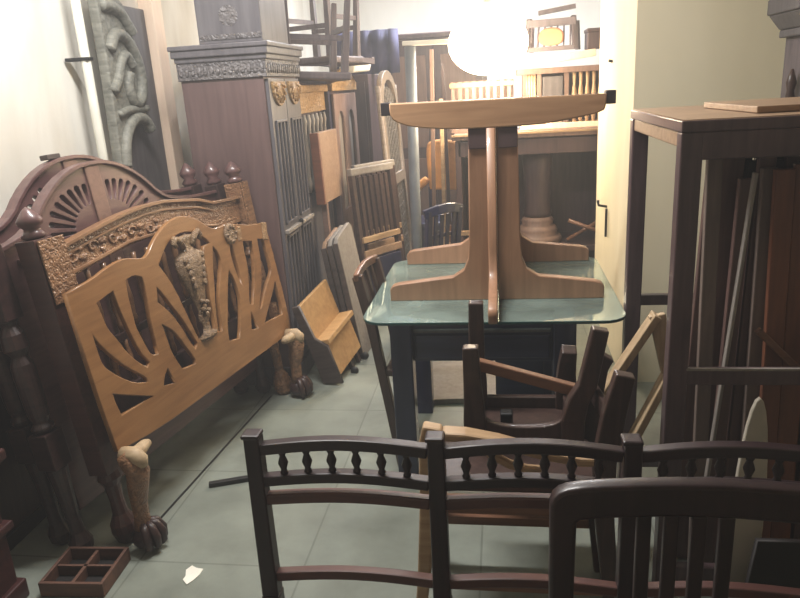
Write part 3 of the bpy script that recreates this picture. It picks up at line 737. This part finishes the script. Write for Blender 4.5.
# orange upholstered chair, far
t = thing('upholstered_chair', 'orange backed armchair facing away, beyond the small navy chair', 'armchair', loc=(-.46, 5.75, 0), rz=R(8))
obj('backrest', plate(smoothpoly([(-.13, .78), (.13, .76), (.14, 1.12), (.08, 1.17), (-.10, 1.18), (-.15, 1.12)], 2, 80), [], .07, .02, swap='xz'), 'orange_fab', t)
obj('seat', box(B(), (-.22, .0, .42), (.22, .42, .50)), 'navy', t, bevel=.03)
obj('arm', tube(B(), [(.15, .0, .92), (.22, .04, .90), (.25, .2, .80), (.24, .34, .74)], [.045, .05, .045, .04], 10), 'orange_fab', t, smooth=True)
obj('arm', tube(B(), [(-.15, .0, .86), (-.22, .04, .80), (-.25, .2, .74), (-.24, .34, .70)], [.03, .035, .035, .03], 10), 'orange_fab', t, smooth=True)
for x in (-.19, .19):
    for y in (.03, .38): obj('leg', bar(B(), (x, y, .44), (x*1.05, y, 0), .04, .04, (0, 1, 0), .028, .028), 'navy', t)
for x in (-.12, .12): obj('back_post', box(B(), (x-.02, -.02, .45), (x+.02, .02, .80)), 'navy', t)

# navy slat chair behind the table
def slat_back_chair(t, w, d, seat_h, back_h, mat, railmat, nslat, rake=.09, cross=False):
    for x in (-w/2, w/2):
        obj('back_post', sweep(B(), [(x, .03, 0), (x, 0, seat_h), (x, -rake*.35, seat_h+(back_h-seat_h)*.5), (x, -rake, back_h)], .036, .036, (1, 0, 0)), mat, t, bevel=.004)
        obj('leg', bar(B(), (x, d, seat_h-.02), (x, d, 0), .04, .04, (0, 1, 0), .03, .03), mat, t, bevel=.004)
    obj('seat', box(B(), (-w/2-.02, -.01, seat_h-.02), (w/2+.02, d+.03, seat_h+.02)), mat, t, bevel=.01)
    obj('crest_rail', sweep(B(), [(-w/2-.03, -rake+.01, back_h-.02), (-w/4, -rake-.015, back_h+.002), (0, -rake-.02, back_h+.008), (w/4, -rake-.015, back_h+.002), (w/2+.03, -rake+.01, back_h-.02)], .03, .055, (0, 1, 0)), railmat, t, bevel=.006)
    for k in range(nslat):
        x = -w/2+w*(k+1)/(nslat+1)
        obj('back_slat', bar(B(), (x, -.01, seat_h+.1), (x, -rake-.01, back_h-.03), .022, .012, (0, 1, 0)), mat, t)
    obj('back_rail', bar(B(), (-w/2, -.02, seat_h+.1), (w/2, -.02, seat_h+.1), .025, .035), mat, t)
    if cross: obj('back_rail', bar(B(), (-w/2, -rake*.6, seat_h+.28), (w/2, -rake*.6, seat_h+.28), .015, .02), mat, t)
t = thing('slat_back_chair', 'small navy chair with a slatted back just behind the glass table', 'chair', loc=(-.365, 4.10, 0), rz=R(42))
slat_back_chair(t, .22, .34, .46, .90, 'navy', 'navyx', 4, .04, True)

# pale shelf slats beyond it
t = thing('plate_rack', 'low pale slatted rack on the floor beyond the navy chair', 'rack', loc=(-.25, 4.75, 0))
for k in range(4): obj('slat', box(B(), (-.13, 0, .35+.08*k), (.14, .02, .38+.08*k)), 'palech', t)
for x in (-.12, .11): obj('leg', box(B(), (x, .02, 0), (x+.025, .05, .66)), 'brownch', t)

# ------------------------------------------------------------------ back right furniture
t = thing('open_sideboard', 'dark open fronted sideboard behind the table base by the bright wall edge', 'sideboard', loc=(.0, 5.0, 0))
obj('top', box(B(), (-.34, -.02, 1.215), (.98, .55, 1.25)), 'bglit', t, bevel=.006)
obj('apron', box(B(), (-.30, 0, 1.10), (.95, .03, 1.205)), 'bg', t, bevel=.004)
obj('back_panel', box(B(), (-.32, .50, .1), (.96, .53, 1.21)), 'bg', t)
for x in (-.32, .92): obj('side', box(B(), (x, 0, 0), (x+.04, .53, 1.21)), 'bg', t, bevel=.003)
obj('shelf', box(B(), (-.30, .0, .40), (.94, .5, .44)), 'bg', t, bevel=.004)
obj('top_edge', box(B(), (-.34, -.03, 1.243), (.98, -.018, 1.256)), 'palech', t)
t = thing('turned_pedestal', 'round stepped wooden pedestal standing on the sideboard shelf', 'pedestal', loc=(.26, 5.2, .44))
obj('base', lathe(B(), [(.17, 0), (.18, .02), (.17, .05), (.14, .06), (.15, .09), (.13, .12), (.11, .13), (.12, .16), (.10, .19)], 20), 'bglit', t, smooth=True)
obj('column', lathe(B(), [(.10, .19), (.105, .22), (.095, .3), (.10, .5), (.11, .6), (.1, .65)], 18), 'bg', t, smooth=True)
for k, (a, b) in enumerate((((.47, 5.12, .458), (.80, 5.18, .64)), ((.47, 5.03, .62), (.86, 5.07, .458)))):
    o = obj('wooden_rod', tube(B(), [a, b], .014, 8), 'brownch', smooth=True)
    tag(o, ['brown rod sloping up to the right inside the sideboard', 'brown rod sloping down to the right inside the sideboard'][k], 'rod', 'rods inside the sideboard')

t = thing('spindle_rack', 'brown rack of spindles and pigeonholes standing on the sideboard', 'rack', loc=(.16, 5.25, 1.25))
obj('bottom_board', box(B(), (-.02, 0, 0), (.62, .25, .04)), 'pinkwood', t, bevel=.004)
obj('top_board', box(B(), (-.04, -.02, .38), (.62, .27, .42)), 'bglit', t, bevel=.004)
for x in (0, .10, .29, .58): obj('upright', box(B(), (x, 0, .04), (x+.03, .25, .38)), 'bglit', t)
obj('back_board', box(B(), (0, .23, .04), (.6, .25, .38)), 'bg', t)
for k in range(5): obj('spindle', lathe(B(), [(.01, .04), (.018, .1), (.01, .15), (.02, .22), (.01, .3), (.014, .38)], 8, (.36+.045*k, .02, 0)), 'palech', t, smooth=True)
obj('pigeonhole_door', box(B(), (.14, -.005, .12), (.28, .01, .36)), 'slate', t, bevel=.004)
for k in range(4): obj('spindle', lathe(B(), [(.009, .04), (.014, .1), (.009, .2), (.014, .3), (.01, .38)], 8, (.03+.018*k, .01, 0)), 'palech', t, smooth=True)

t = thing('slatted_crate', 'warm lit slatted crate under the glowing lamp, left of the spindle rack', 'crate', loc=(-.36, 5.25, 1.25))
obj('base', box(B(), (0, 0, 0), (.46, .3, .03)), 'bglit', t, bevel=.003)
for k in range(9): obj('slat', box(B(), (.01+.05*k, 0, .03), (.035+.05*k, .015, .36)), 'bglit', t)
for k in range(2): obj('rail', box(B(), (0, -.01, .1+.22*k), (.46, .0, .13+.22*k)), 'tan', t)
obj('back', box(B(), (0, .28, .03), (.46, .3, .36)), 'bglit', t)

o = obj('pale_plank', bar(B(), (-.02, 5.30, 1.685), (.66, 5.36, 1.755), .16, .05), 'pinkwood', bevel=.005)
tag(o, 'pale plank lying sloped across the top of the spindle rack', 'plank')
t = thing('upturned_chair', 'grey lit chair with a salmon seat cushion stacked highest, right of the lamp', 'chair', Matrix.Translation((.37, 5.42, 1.79)) @ Matrix.Rotation(R(-10), 4, 'Z'))  # grey light on this chair is put into its wood colour
for x in (-.17, .17):
    obj('back_post', bar(B(), (x, -.05, .0), (x*.9, -.02, .22), .03, .03), 'greychair', t)
    obj('leg', bar(B(), (x, .2, .0), (x*.95, .18, .2), .03, .03), 'greychair', t)
obj('cushion', plate(smoothpoly([(-.07, .03), (.08, .03), (.1, .10), (.06, .15), (-.05, .15), (-.09, .10)], 2, 90), [], .05, .01, swap='xz', z=.06), 'cushion', t)
bm = B(); bar(bm, (-.17, -.05, .01), (.17, -.05, .01), .03, .03); bar(bm, (-.17, -.03, .185), (.17, -.03, .185), .03, .05); bar(bm, (-.1, .05, .26), (.16, .08, .29), .04, .03)
obj('rail', bm, 'greychair', t)
for k in range(7): obj('spindle', bar(B(), (-.14+.046*k, -.045, .02), (-.13+.044*k, -.03, .18), .011, .011), 'greychair', t)
t = thing('dark_case', 'small dark case beside the grey lit chair, near the wall edge', 'case', loc=(.66, 5.3, 1.78))
obj('body', box(B(), (-.05, 0, 0), (.14, .2, .11)), 'bg', t, bevel=.006)
obj('lid', box(B(), (-.055, -.005, .11), (.145, .205, .135)), 'bg', t, bevel=.005)

# lamp
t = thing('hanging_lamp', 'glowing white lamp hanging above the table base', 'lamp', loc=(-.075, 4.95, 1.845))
obj('glare_globe', ball(B(), (0, 0, 0), (.265, .265, .205), 24), 'lamp', t, smooth=True)  # globe swollen to imitate the glare around a bare bulb
obj('cord', tube(B(), [(0, 0, .2), (0, 0, 1.14)], .006, 8), 'paper', t, smooth=True)
obj('holder', lathe(B(), [(.03, .18), (.04, .2), (.03, .25), (.012, .28)], 14), 'paper', t, smooth=True)

# wall hook and nail on the partition end
t = thing('wall_hook', 'small iron hook with a hanging bar on the bright partition edge', 'hook', loc=(.635, 4.35, .83))
obj('peg', tube(B(), [(0, 0, 0), (-.05, 0, .01), (-.055, 0, .04)], .008, 8), 'iron', t, smooth=True)
obj('bar', box(B(), (-.02, -.08, -.17), (-.008, -.065, 0)), 'iron', t)
o = obj('wall_nail', tube(B(), [(.636, 4.3, 1.67), (.612, 4.3, 1.675)], .008, 8), 'iron'); tag(o, 'dark nail high on the bright partition edge', 'nail')

# ------------------------------------------------------------------ glass table
t = thing('glass_table', 'glass topped table with dark navy legs carrying the wooden table base', 'table', loc=(-.043, 2.90, 0))
def rr(x0, x1, y0, y1, r):
    return arc((x1-r, y1-r), r, 0, 90, 6)+arc((x0+r, y1-r), r, 90, 180, 6)+arc((x0+r, y0+r), r, 180, 270, 6)+arc((x1-r, y0+r), r, 270, 360, 6)
gl = obj('glass_top', plate(rr(-.495, .488, -.475, .50, .09), [], .012, .002, z=.754), 'glass', t)
gl.data.materials.append(M['glass_edge'])
for p in gl.data.polygons:
    if abs(p.normal.z) < .5: p.material_index = 1
for x in (-.362, .275):
    for y in (-.30, .34):
        obj('leg', box(B(), (x-.043, y-.043, 0), (x+.043, y+.043, .748)), 'navy', t, bevel=.005)
obj('apron', box(B(), (-.319, -.29, .53), (.232, -.27, .735)), 'navyx', t, bevel=.003)
obj('apron', box(B(), (-.319, .32, .53), (.232, .34, .735)), 'navyx', t, bevel=.003)
for x in (-.372, .275): obj('apron', box(B(), (x-.0, -.257, .53), (x+.02, .297, .735)), 'navyx', t, bevel=.003)
d = obj('drawer_front', box(B(), (-.31, -.30, .545), (.22, -.289, .645)), 'navyx', t, bevel=.004)
obj('moulding', box(B(), (-.315, -.306, .656), (.225, -.289, .67)), 'slate', d, bevel=.003)
obj('back_panel', box(B(), (.0, .30, .05), (.232, .32, .53)), 'navyx', t)

# pale board under the table
o = obj('plywood_board', box(B(), (-.27, -.26, 0), (.27, .26, .03)), 'greytop', bevel=.003)
o.matrix_world = Matrix.Translation((-.14, 3.58, .001)) @ Matrix.Rotation(R(4), 4, 'Z')
tag(o, 'pale grey board lying on the floor beneath the glass table', 'board')

# ------------------------------------------------------------------ wooden table base on the glass
Z = .76
t = thing('wooden_table_base', 'brown wooden pedestal base with long spreading feet standing on the glass table', 'table base', loc=(-.03, 2.72, Z))
def foot_half(sgn, xin, xcol, reach, htop):
    p = [(xin*sgn, 0), (reach*sgn, 0), (reach*sgn, .048), ((reach-.010)*sgn, .062), ((reach-.035)*sgn, .070), ((xcol+.16)*sgn, .086), ((xcol+.07)*sgn, .096), ((xcol+.025)*sgn, .125), ((xcol+.006)*sgn, .17), (xcol*sgn, .25), (xcol*sgn*.92, htop), (xin*sgn, htop)]
    return p if sgn > 0 else p[::-1]
for sgn in (-1, 1):
    reach = .428 if sgn < 0 else .423
    obj('front_panel', plate(foot_half(sgn, .012, .10, reach, .675), [], .045, .004, swap='xz'), 'base', t)
    me = plate(foot_half(sgn, .012, .10, .435, .675), [], .045, .004, swap='xz')
    for v in me.vertices: v.co.y += .60
    obj('back_panel', me, 'base', t)
fin = [(-.32, 0), (.63, 0), (.63, .675), (.0, .675), (-.035, .675), (-.035, .2), (-.05, .13), (-.09, .10), (-.20, .075), (-.31, .06), (-.325, .04)]
obj('centre_fin', plate(fin, [], .034, .004, swap='yz', z=-.008), 'base', t)
beam = [(-.385, .742), (-.37, .715), (-.30, .69), (-.15, .675), (.15, .675), (.30, .693), (.40, .712), (.41, .735), (.41, .775), (-.385, .782)]
obj('top_beam', plate(smoothpoly(beam, 1, 60), [], .07, .005, swap='xz'), 'basex', t)
for x in (-.401, .426): obj('beam_end', box(B(), (x-.018, -.028, .738), (x+.018, .028, .786)), 'cap', t, bevel=.003)
for x in (-.056, .056): obj('top_square', box(B(), (x-.036, -.029, .60), (x+.036, -.0, .674)), 'block', t, bevel=.003)  # darker squares at the top of the two columns
obj('rear_beam', box(B(), (-.20, .575, .676), (.20, .625, .72)), 'basex', t, bevel=.004)

# ------------------------------------------------------------------ chair to the left of the table
t = thing('side_chair', 'dark chair with a lighter crest rail drawn up to the left of the glass table', 'chair', loc=(-.483, 2.69, 0), rz=R(-4))
for y, nm in ((0, 0), (.30, 0)):
    obj('back_post', sweep(B(), [(.035, y, 0), (.0, y, .25), (-.03, y, .45), (-.06, y, .65), (-.108, y, .87)], .034, .04, (0, 1, 0)), 'chair', t, bevel=.004)
obj('crest_rail', sweep(B(), [(-.108, -.02, .865), (-.114, .06, .875), (-.117, .15, .88), (-.114, .24, .875), (-.108, .32, .865)], .022, .035, (1, 0, 0)), 'brownch', t, bevel=.006)  # crest rail lighter than the posts
obj('back_rail', sweep(B(), [(-.06, 0, .66), (-.075, .15, .66), (-.06, .30, .66)], .02, .05, (1, 0, 0)), 'chair', t, bevel=.004)
for y in (.07, .15, .23): obj('back_slat', bar(B(), (-.068, y, .66), (-.112, y, .86), .012, .025, (0, 1, 0)), 'chair', t)
obj('seat', box(B(), (-.02, -.01, .43), (.04, .31, .46)), 'chair', t, bevel=.006)

# ------------------------------------------------------------------ armchair with an upturned chair on it
t = thing('wooden_armchair', 'brown chair with a pale arm behind the settee, carrying the upturned dark chair', 'armchair', loc=(.06, 1.90, 0))
for y in (-.17, .15):
    obj('back_post', sweep(B(), [(.25, y, 0), (.225, y, .25), (.205, y, .46), (.205, y, .60), (.225, y, .74), (.25, y, .855 if y < 0 else .78)], .042, [.04, .045, .055, .062, .06, .05], (0, 1, 0)), 'chair', t, bevel=.005)
    tp = .70 if y < 0 else .50
    obj('leg', sweep(B(), [(-.33, y, 0), (-.305, y, .2), (-.28, y, .46), (-.268, y, tp-.05), (-.258, y, tp)], .045, [.03, .038, .05, .06, .055], (0, 1, 0)), 'palech', t, bevel=.008)
    obj('side_rail', bar(B(), (-.28, y, .452), (.215, y, .452), .03, .05), 'brownch', t, bevel=.004)
    obj('stretcher', bar(B(), (-.30, y, .18), (.23, y, .18), .022, .03), 'brownch', t)
arm = [(-.255, -.17, .66), (-.225, -.17, .675), (-.17, -.17, .672), (-.08, -.17, .655), (.04, -.17, .62), (.14, -.17, .60), (.205, -.17, .60)]
obj('armrest', sweep(B(), arm, [.04, .055, .055, .05, .045, .04, .035], .026, (0, 1, 0)), 'palech', t, bevel=.007)
arm2 = [(-.14, -.165, .645), (-.10, -.165, .61), (-.05, -.165, .58), (.0, -.165, .565), (.05, -.165, .562)]
obj('arm_brace', sweep(B(), arm2, .025, .02, (0, 1, 0)), 'palech', t, bevel=.004)
obj('seat', box(B(), (-.29, -.15, .477), (.20, .13, .504)), 'chair', t, bevel=.008)
obj('front_rail', box(B(), (-.295, -.148, .43), (-.268, .13, .475)), 'brownch', t, bevel=.004)
obj('crest_rail', sweep(B(), [(.215, -.15, .66), (.23, 0, .665), (.215, .13, .66)], .02, .06, (1, 0, 0)), 'chair', t, bevel=.005)

t = thing('upturned_chair', 'dark dining chair turned upside down with four legs up, on the brown armchair', 'chair', loc=(.055, 2.04, .506))
# seat frame (upside down), its legs rise
zs = .115
for (x, y), top in (((-.148, -.08), (-.155, -.07, .335)), ((-.148, .16), (-.145, .17, .40)), ((.148, -.08), (.225, -.06, .385)), ((.148, .16), (.155, .12, .25))):
    tx, ty, tz = top
    pts = [(x, y, .01), (x, y, .10), (x+(tx-x)*.2, y+(ty-y)*.3, .16), (x+(tx-x)*.55, y+(ty-y)*.6, .21), (tx, ty, tz)]
    obj('leg', sweep(B(), pts, .044, [.066, .068, .06, .054, .048], (0, 1, 0)), 'chair', t, bevel=.005)
ap = [(-.14, .0), (.14, .0), (.14, .175), (.132, .135), (.115, .10), (.08, .082), (0, .075), (-.08, .082), (-.115, .10), (-.132, .135), (-.14, .175)]
me = plate(smoothpoly(ap, 1, 60), [], .026, .004, swap='xz'); [setattr(v, 'co', v.co + Vector((0, -.08, 0))) for v in me.vertices]
obj('front_rail', me, 'chair', t)
obj('back_rail', box(B(), (-.13, .147, .02), (.13, .173, .065)), 'chair', t, bevel=.004)
for x in (-.15, .15): obj('side_rail', box(B(), (x-.013, -.06, .01), (x+.013, .14, .08)), 'chair', t, bevel=.003)
obj('seat', box(B(), (-.165, -.095, .0), (.165, .175, .025)), 'chair', t, bevel=.008)
obj('stretcher', bar(B(), (-.145, .0, .25), (.175, -.02, .165), .03, .036), 'brownch', t, bevel=.004)
obj('block', box(B(), (-.07, .0, .025), (-.03, .04, .075)), 'iron', t, bevel=.006)

# tan open frame
t = thing('open_tan_frame', 'open pale wooden frame tilted on its corner beside the dark showcase', 'frame', loc=(0, 2.20, 0))
A_, B_, C_, D_ = Vector((.485, 0, .858)), Vector((.528, -.02, .67)), Vector((.39, -.05, .37)), Vector((.285, .0, .51))
obj('top_rail', bar(B(), A_, B_, .05, .03, (0, 1, 0)), 'tanend', t, bevel=.003)
obj('side_rail', bar(B(), A_, D_, .024, .06, (0, 1, 0)), 'tanend', t, bevel=.003)
obj('side_rail', bar(B(), B_, C_, .024, .06, (0, 1, 0)), 'tanend', t, bevel=.003)
obj('bottom_rail', bar(B(), D_, C_, .03, .03, (0, 1, 0)), 'tanend', t, bevel=.003)

# ------------------------------------------------------------------ settee in front
t = thing('open_back_settee', 'dark three section settee back with turned spindles across the foreground', 'settee', loc=(0, 1.40, 0))
PX = [-.588, -.157, .271, .70]
for x in PX:
    bm = bar(B(), (x-.004, .01, 0), (x, 0, .40), .045, .045, (0, 1, 0)); bar(bm, (x, 0, .40), (x+.002, .0, .838), .042, .042, (0, 1, 0), .038, .038)
    p = obj('post', bm, 'settee', t, bevel=.004)
    obj('post_cap', box(B(), (x-.022, -.022, .836), (x+.022, .022, .848)), 'settee', p, bevel=.005)
def arch_rail(x0, x1, z, rise, h, th, n=10):
    return sweep(B(), [(x0+(x1-x0)*i/n, -.012*math.sin(math.pi*i/n)*0, z+rise*math.sin(math.pi*i/n)) for i in range(n+1)], th, h, (0, 1, 0))
for k in range(3):
    a, b = PX[k]+.018, PX[k+1]-.018
    obj('crest_rail', arch_rail(a, b, .806, .017, .028, .03), 'settee_r', t, bevel=.004)
    obj('gallery_rail', arch_rail(a, b, .722, .015, .026, .03), 'settee_r', t, bevel=.004)
    obj('middle_rail', arch_rail(a, b, .672, .012, .028, .026), 'redrail', t, bevel=.004)
    obj('lower_rail', arch_rail(a, b, .452, .014, .026, .026), 'redrail', t, bevel=.004)
    for j in range(6):
        f = (j+.85)/6.7; x = a+(b-a)*f; e = .015*math.sin(math.pi*f)
        z0 = .733+e; z1 = .794+e; q = z1-z0
        obj('spindle', lathe(B(), [(.006, z0), (.010, z0+q*.08), (.0065, z0+q*.2), (.0125, z0+q*.5), (.0065, z0+q*.8), (.010, z0+q*.92), (.006, z1+.004)], 10, (x, 0, 0)), 'settee', t, smooth=True)
    obj('seat_rail', bar(B(), (a, 0, .34), (b, 0, .34), .025, .05), 'redrail', t)
for x in PX:
    obj('leg', bar(B(), (x, -.40, .36), (x, -.40, 0), .045, .045, (0, 1, 0), .032, .032), 'settee', t, bevel=.004)
    obj('side_rail', bar(B(), (x, -.38, .34), (x, -.02, .34), .03, .05), 'redrail', t)
obj('front_rail', box(B(), (PX[0], -.415, .315), (PX[3], -.39, .365)), 'redrail', t, bevel=.004)

# slat chair in front
t = thing('slat_back_chair', 'dark slat back chair nearest the camera at the bottom right', 'chair', loc=(.280, .93, .0))
def slatchair(t):
    W = .213; e = .045
    out = [(-W, .48), (-W+.036, .48), (-W+.034, .915+e), (-W+.045, .925+e), (0, .936+e), (W-.045, .925+e), (W-.034, .915+e), (W-.036, .48), (W, .48), (W+.004, .94+e), (W-.004, .965+e), (W-.03, .976+e), (W-.10, .983+e), (0, .988+e), (-W+.10, .983+e), (-W+.03, .976+e), (-W+.004, .965+e), (-W-.004, .94+e)]
    obj('back_frame', plate(smoothpoly(out, 1, 60), [], .03, .006, swap='xz'), 'settee', t)
    for x in (-.078, -.039, 0, .039): obj('back_slat', box(B(), (x-.0105, -.007, .56), (x+.0105, .007, .976)), 'settee', t, bevel=.003)
    obj('back_rail', box(B(), (-W+.03, -.011, .52), (W-.03, .011, .565)), 'settee_r', t, bevel=.004)
    for x in (-W+.018, W-.018):
        obj('leg', bar(B(), (x, 0, .49), (x, .0, 0), .036, .036, (0, 1, 0)), 'settee', t, bevel=.004)
        obj('leg', bar(B(), (x, -.38, .43), (x, -.38, 0), .04, .04, (0, 1, 0), .03, .03), 'settee', t, bevel=.004)
    obj('seat', box(B(), (-W, -.40, .43), (W, -.016, .47)), 'settee_r', t, bevel=.012)
slatchair(t)

# ------------------------------------------------------------------ showcase at the right
X0, X1, Y0, Y1, TP = .452, 1.50, 1.88, 2.61, 1.478
t = thing('open_showcase', 'dark open framed showcase cabinet at the right holding upright planks', 'showcase', loc=(X0, Y0, 0))
w, d = X1-X0, Y1-Y0
for x in (0, w-.05):
    for y in (0, d-.05):
        px = x
        obj('post', box(B(), (px, y, 0), (px+.055, y+.05, TP-.03)), 'case', t, bevel=.004)
obj('top_rail', box(B(), (.05, 0, TP-.10), (w-.05, .03, TP-.03)), 'case', t, bevel=.004)
obj('top_rail', box(B(), (.05, d-.03, TP-.08), (w-.05, d, TP-.03)), 'case', t, bevel=.004)
obj('top_rail', bar(B(), (.02, .05, TP-.05), (.02, d-.05, TP-.05), .03, .04), 'casetop', t, bevel=.004)
obj('top_rail', box(B(), (w-.04, .05, TP-.08), (w-.01, d-.05, TP-.03)), 'case', t, bevel=.004)
obj('middle_rail', box(B(), (.05, 0, .755), (w-.05, .03, .80)), 'case', t, bevel=.004)
obj('middle_rail', box(B(), (.05, d-.03, .765), (w-.05, d, .805)), 'case', t, bevel=.004)
obj('bottom_rail', box(B(), (.05, 0, .08), (w-.05, .03, .15)), 'case', t, bevel=.004)
obj('bottom_rail', box(B(), (.05, d-.03, .08), (w-.05, d, .15)), 'case', t, bevel=.004)
obj('top_dust', plate([(.004, .004), (w-.004, .004), (w-.004, d-.004), (.004, d-.004)], [], .004, 0, z=TP), 'casetop', t)
obj('top_board', box(B(), (0, 0, TP-.03), (w, d, TP-.001)), 'case', t, bevel=.003)
o = obj('frame_moulding', box(B(), (.05, -.004, .80), (w-.05, .006, .806)), 'greytop', t)
obj('side_panel', box(B(), (w-.02, .05, .1), (w-.005, d-.05, TP-.05)), 'case', t)

o = obj('flat_panel', box(B(), (0, 0, 0), (.75, .42, .018)), 'casetop', bevel=.003)
o.matrix_world = Matrix.Translation((.66, 1.98, TP+.003)) @ Matrix.Rotation(R(3), 4, 'Z')
tag(o, 'thin pale panel lying flat on top of the dark showcase', 'panel')

pls = [(.606, 2.02, .04, 1.395, -1.3, 'plank_b', 'narrow grey plank with a pale top end, leftmost in the showcase'),
       (.655, 2.07, .04, 1.30, 1.0, 'plank_a', 'dark plank just right of the pale ended grey plank'),
       (.582, 1.98, .010, 1.33, 3.8, 'greytop', 'thin pale lath slanting in front of the dark planks in the showcase'),
       (.705, 2.075, .045, 1.36, 1.0, 'plank_a', 'dark plank right behind the thin pale lath'),
       (.75, 2.045, .04, 1.33, -1.0, 'plank_b', 'greyish plank between the pale lath and the red brown boards'),
       (.80, 2.012, .05, 1.33, -2.0, 'plank_c', 'red brown board, left one of the two in the showcase'),
       (.865, 2.04, .06, 1.34, -2.0, 'plank_c', 'red brown board, right one of the two in the showcase'),
       (.935, 2.05, .06, 1.34, -1.0, 'plank_a', 'dark plank right of the red brown boards'),
       (1.02, 2.04, .08, 1.34, 1, 'plank_b', 'grey brown plank toward the far right inside the showcase'),
       (1.12, 2.04, .09, 1.34, 1, 'plank_a', 'dark plank farthest right inside the showcase')]
def planks(lst):
    for k, (x, y, wd, h, a, mt, lb) in enumerate(lst):
        o = obj('plank', box(B(), (-wd/2, -.012, 0), (wd/2, .012, h)), mt, bevel=.003)
        o.matrix_world = Matrix.Translation((x, y, wd/2*abs(math.sin(R(a)))+.001)) @ Matrix.Rotation(R(a), 4, 'Y')
        tag(o, lb, 'plank', 'planks standing in the showcase')
planks(pls)
planks([(.60, 2.13, .10, 1.35, 1.6, 'plank_a', 'dark board in the second row behind the leftmost grey plank'),
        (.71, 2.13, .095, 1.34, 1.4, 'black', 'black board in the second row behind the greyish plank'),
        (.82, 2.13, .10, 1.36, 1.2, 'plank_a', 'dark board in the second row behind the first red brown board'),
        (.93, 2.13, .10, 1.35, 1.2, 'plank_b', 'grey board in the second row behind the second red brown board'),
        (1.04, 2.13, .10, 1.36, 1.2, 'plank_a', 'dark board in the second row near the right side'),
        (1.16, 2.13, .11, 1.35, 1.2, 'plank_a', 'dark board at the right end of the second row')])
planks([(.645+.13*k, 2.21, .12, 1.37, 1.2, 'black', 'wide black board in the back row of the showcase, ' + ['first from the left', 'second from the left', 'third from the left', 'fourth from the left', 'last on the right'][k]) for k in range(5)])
o = obj('short_batten', bar(B(), (.715, 1.985, .88), (.83, 1.985, .765), .02, .02), 'brownch', bevel=.003)
tag(o, 'short brown batten slanting across the red boards in the showcase', 'batten')

bm = plate([(.042*math.cos(k*math.pi/14), .38+.38*math.sin(k*math.pi/14)) for k in range(28)], [], .016, .003, swap='xz')
o = obj('oval_board', bm, 'oval'); o.matrix_world = Matrix.Translation((.63, 1.70, .012)) @ Matrix.Rotation(R(2.5), 4, 'Y') @ Matrix.Rotation(R(-6), 4, 'X')
tag(o, 'long pale oval board leaning on the foot of the showcase', 'board')
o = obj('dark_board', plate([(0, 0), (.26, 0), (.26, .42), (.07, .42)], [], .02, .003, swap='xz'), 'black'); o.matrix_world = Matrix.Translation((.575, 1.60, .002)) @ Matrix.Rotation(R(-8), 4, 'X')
tag(o, 'black slanted board standing behind the settee below the showcase', 'board')

# carved post behind the showcase
t = thing('carved_pedestal', 'grey carved tall pedestal with a stepped capital behind the showcase', 'pedestal', loc=(1.23, 3.05, 0))
obj('shaft', box(B(), (-.09, -.09, .2), (.12, .12, 1.72)), 'greychair', t, bevel=.008)
bm = B(); box(bm, (-.11, -.11, 1.70), (.14, .14, 1.73)); box(bm, (-.15, -.15, 1.79), (.18, .18, 1.85))
bar(bm, (.015, .015, 1.73), (.015, .015, 1.79), .25, .25, (0, 1, 0), .32, .32)
obj('capital', bm, 'almfront', t, bevel=.006)
obj('base', box(B(), (-.14, -.14, 0), (.17, .17, .2)), 'greychair', t, bevel=.01)
obj('turned_ornament', lathe(B(), [(.016, 1.30), (.022, 1.45), (.014, 1.5), (.02, 1.53), (.005, 1.58)], 12, (-.118, -.06, 0)), 'chair', t, smooth=True)

# ------------------------------------------------------------------ lights, camera, view
def area(name, loc, size, energy, color, rot=(0, 0, 0), sy=None):
    l = bpy.data.lights.new(name, 'AREA'); l.energy = energy; l.color = color; l.size = size
    if sy: l.shape = 'RECTANGLE'; l.size_y = sy
    o = bpy.data.objects.new(name, l); COL.objects.link(o); o.location = loc; o.rotation_euler = rot; return o
area('ceiling_tube', (-.9, 2.4, 2.92), 1.2, 64, (1, .985, .955), sy=.15)
area('back_wall_fill', (-.1, 6.6, 2.92), 1.2, 115, (.93, .95, 1), sy=.2)  # added light with no fixture, there to blow out the back wall
l = bpy.data.lights.new('lamp_bulb', 'POINT'); l.energy = 45; l.color = (1, .82, .58); l.shadow_soft_size = .19
o = bpy.data.objects.new('lamp_bulb', l); COL.objects.link(o); o.location = (-.065, 4.95, 1.60)

w = bpy.data.worlds.new('room'); S.world = w; w.use_nodes = True
w.node_tree.nodes['Background'].inputs[0].default_value = (.8, .88, 1, 1); w.node_tree.nodes['Background'].inputs[1].default_value = .12

# haze added to the room, imitating lens flare around the lamp
vs_ = w.node_tree.nodes.new('ShaderNodeVolumeScatter'); vs_.inputs['Density'].default_value = .030; vs_.inputs['Anisotropy'].default_value = .3
w.node_tree.links.new(vs_.outputs[0], w.node_tree.nodes['World Output'].inputs['Volume'])

cd = bpy.data.cameras.new('camera'); cd.sensor_width = 36; cd.lens = 695/800*36; cd.clip_start = .02
cam = bpy.data.objects.new('camera', cd); COL.objects.link(cam)
RC = ((0.989042, 0.014658, 0.146906), (0.136014, 0.296510, -0.945295), (-0.057415, 0.954917, 0.291267))
m = Matrix([list(r)+[0] for r in RC]+[[0, 0, 0, 1]]).to_4x4(); m.translation = (0, 0, 1.6)
cam.matrix_world = m
S.camera = cam
S.view_settings.view_transform = 'Standard'; S.view_settings.look = 'None'; S.view_settings.gamma = 1
S.view_settings.exposure = 0.45
S.view_settings.use_curve_mapping = False
try:
    S.cycles.use_denoising = True; S.cycles.max_bounces = 8; S.cycles.transparent_max_bounces = 12
except Exception: pass
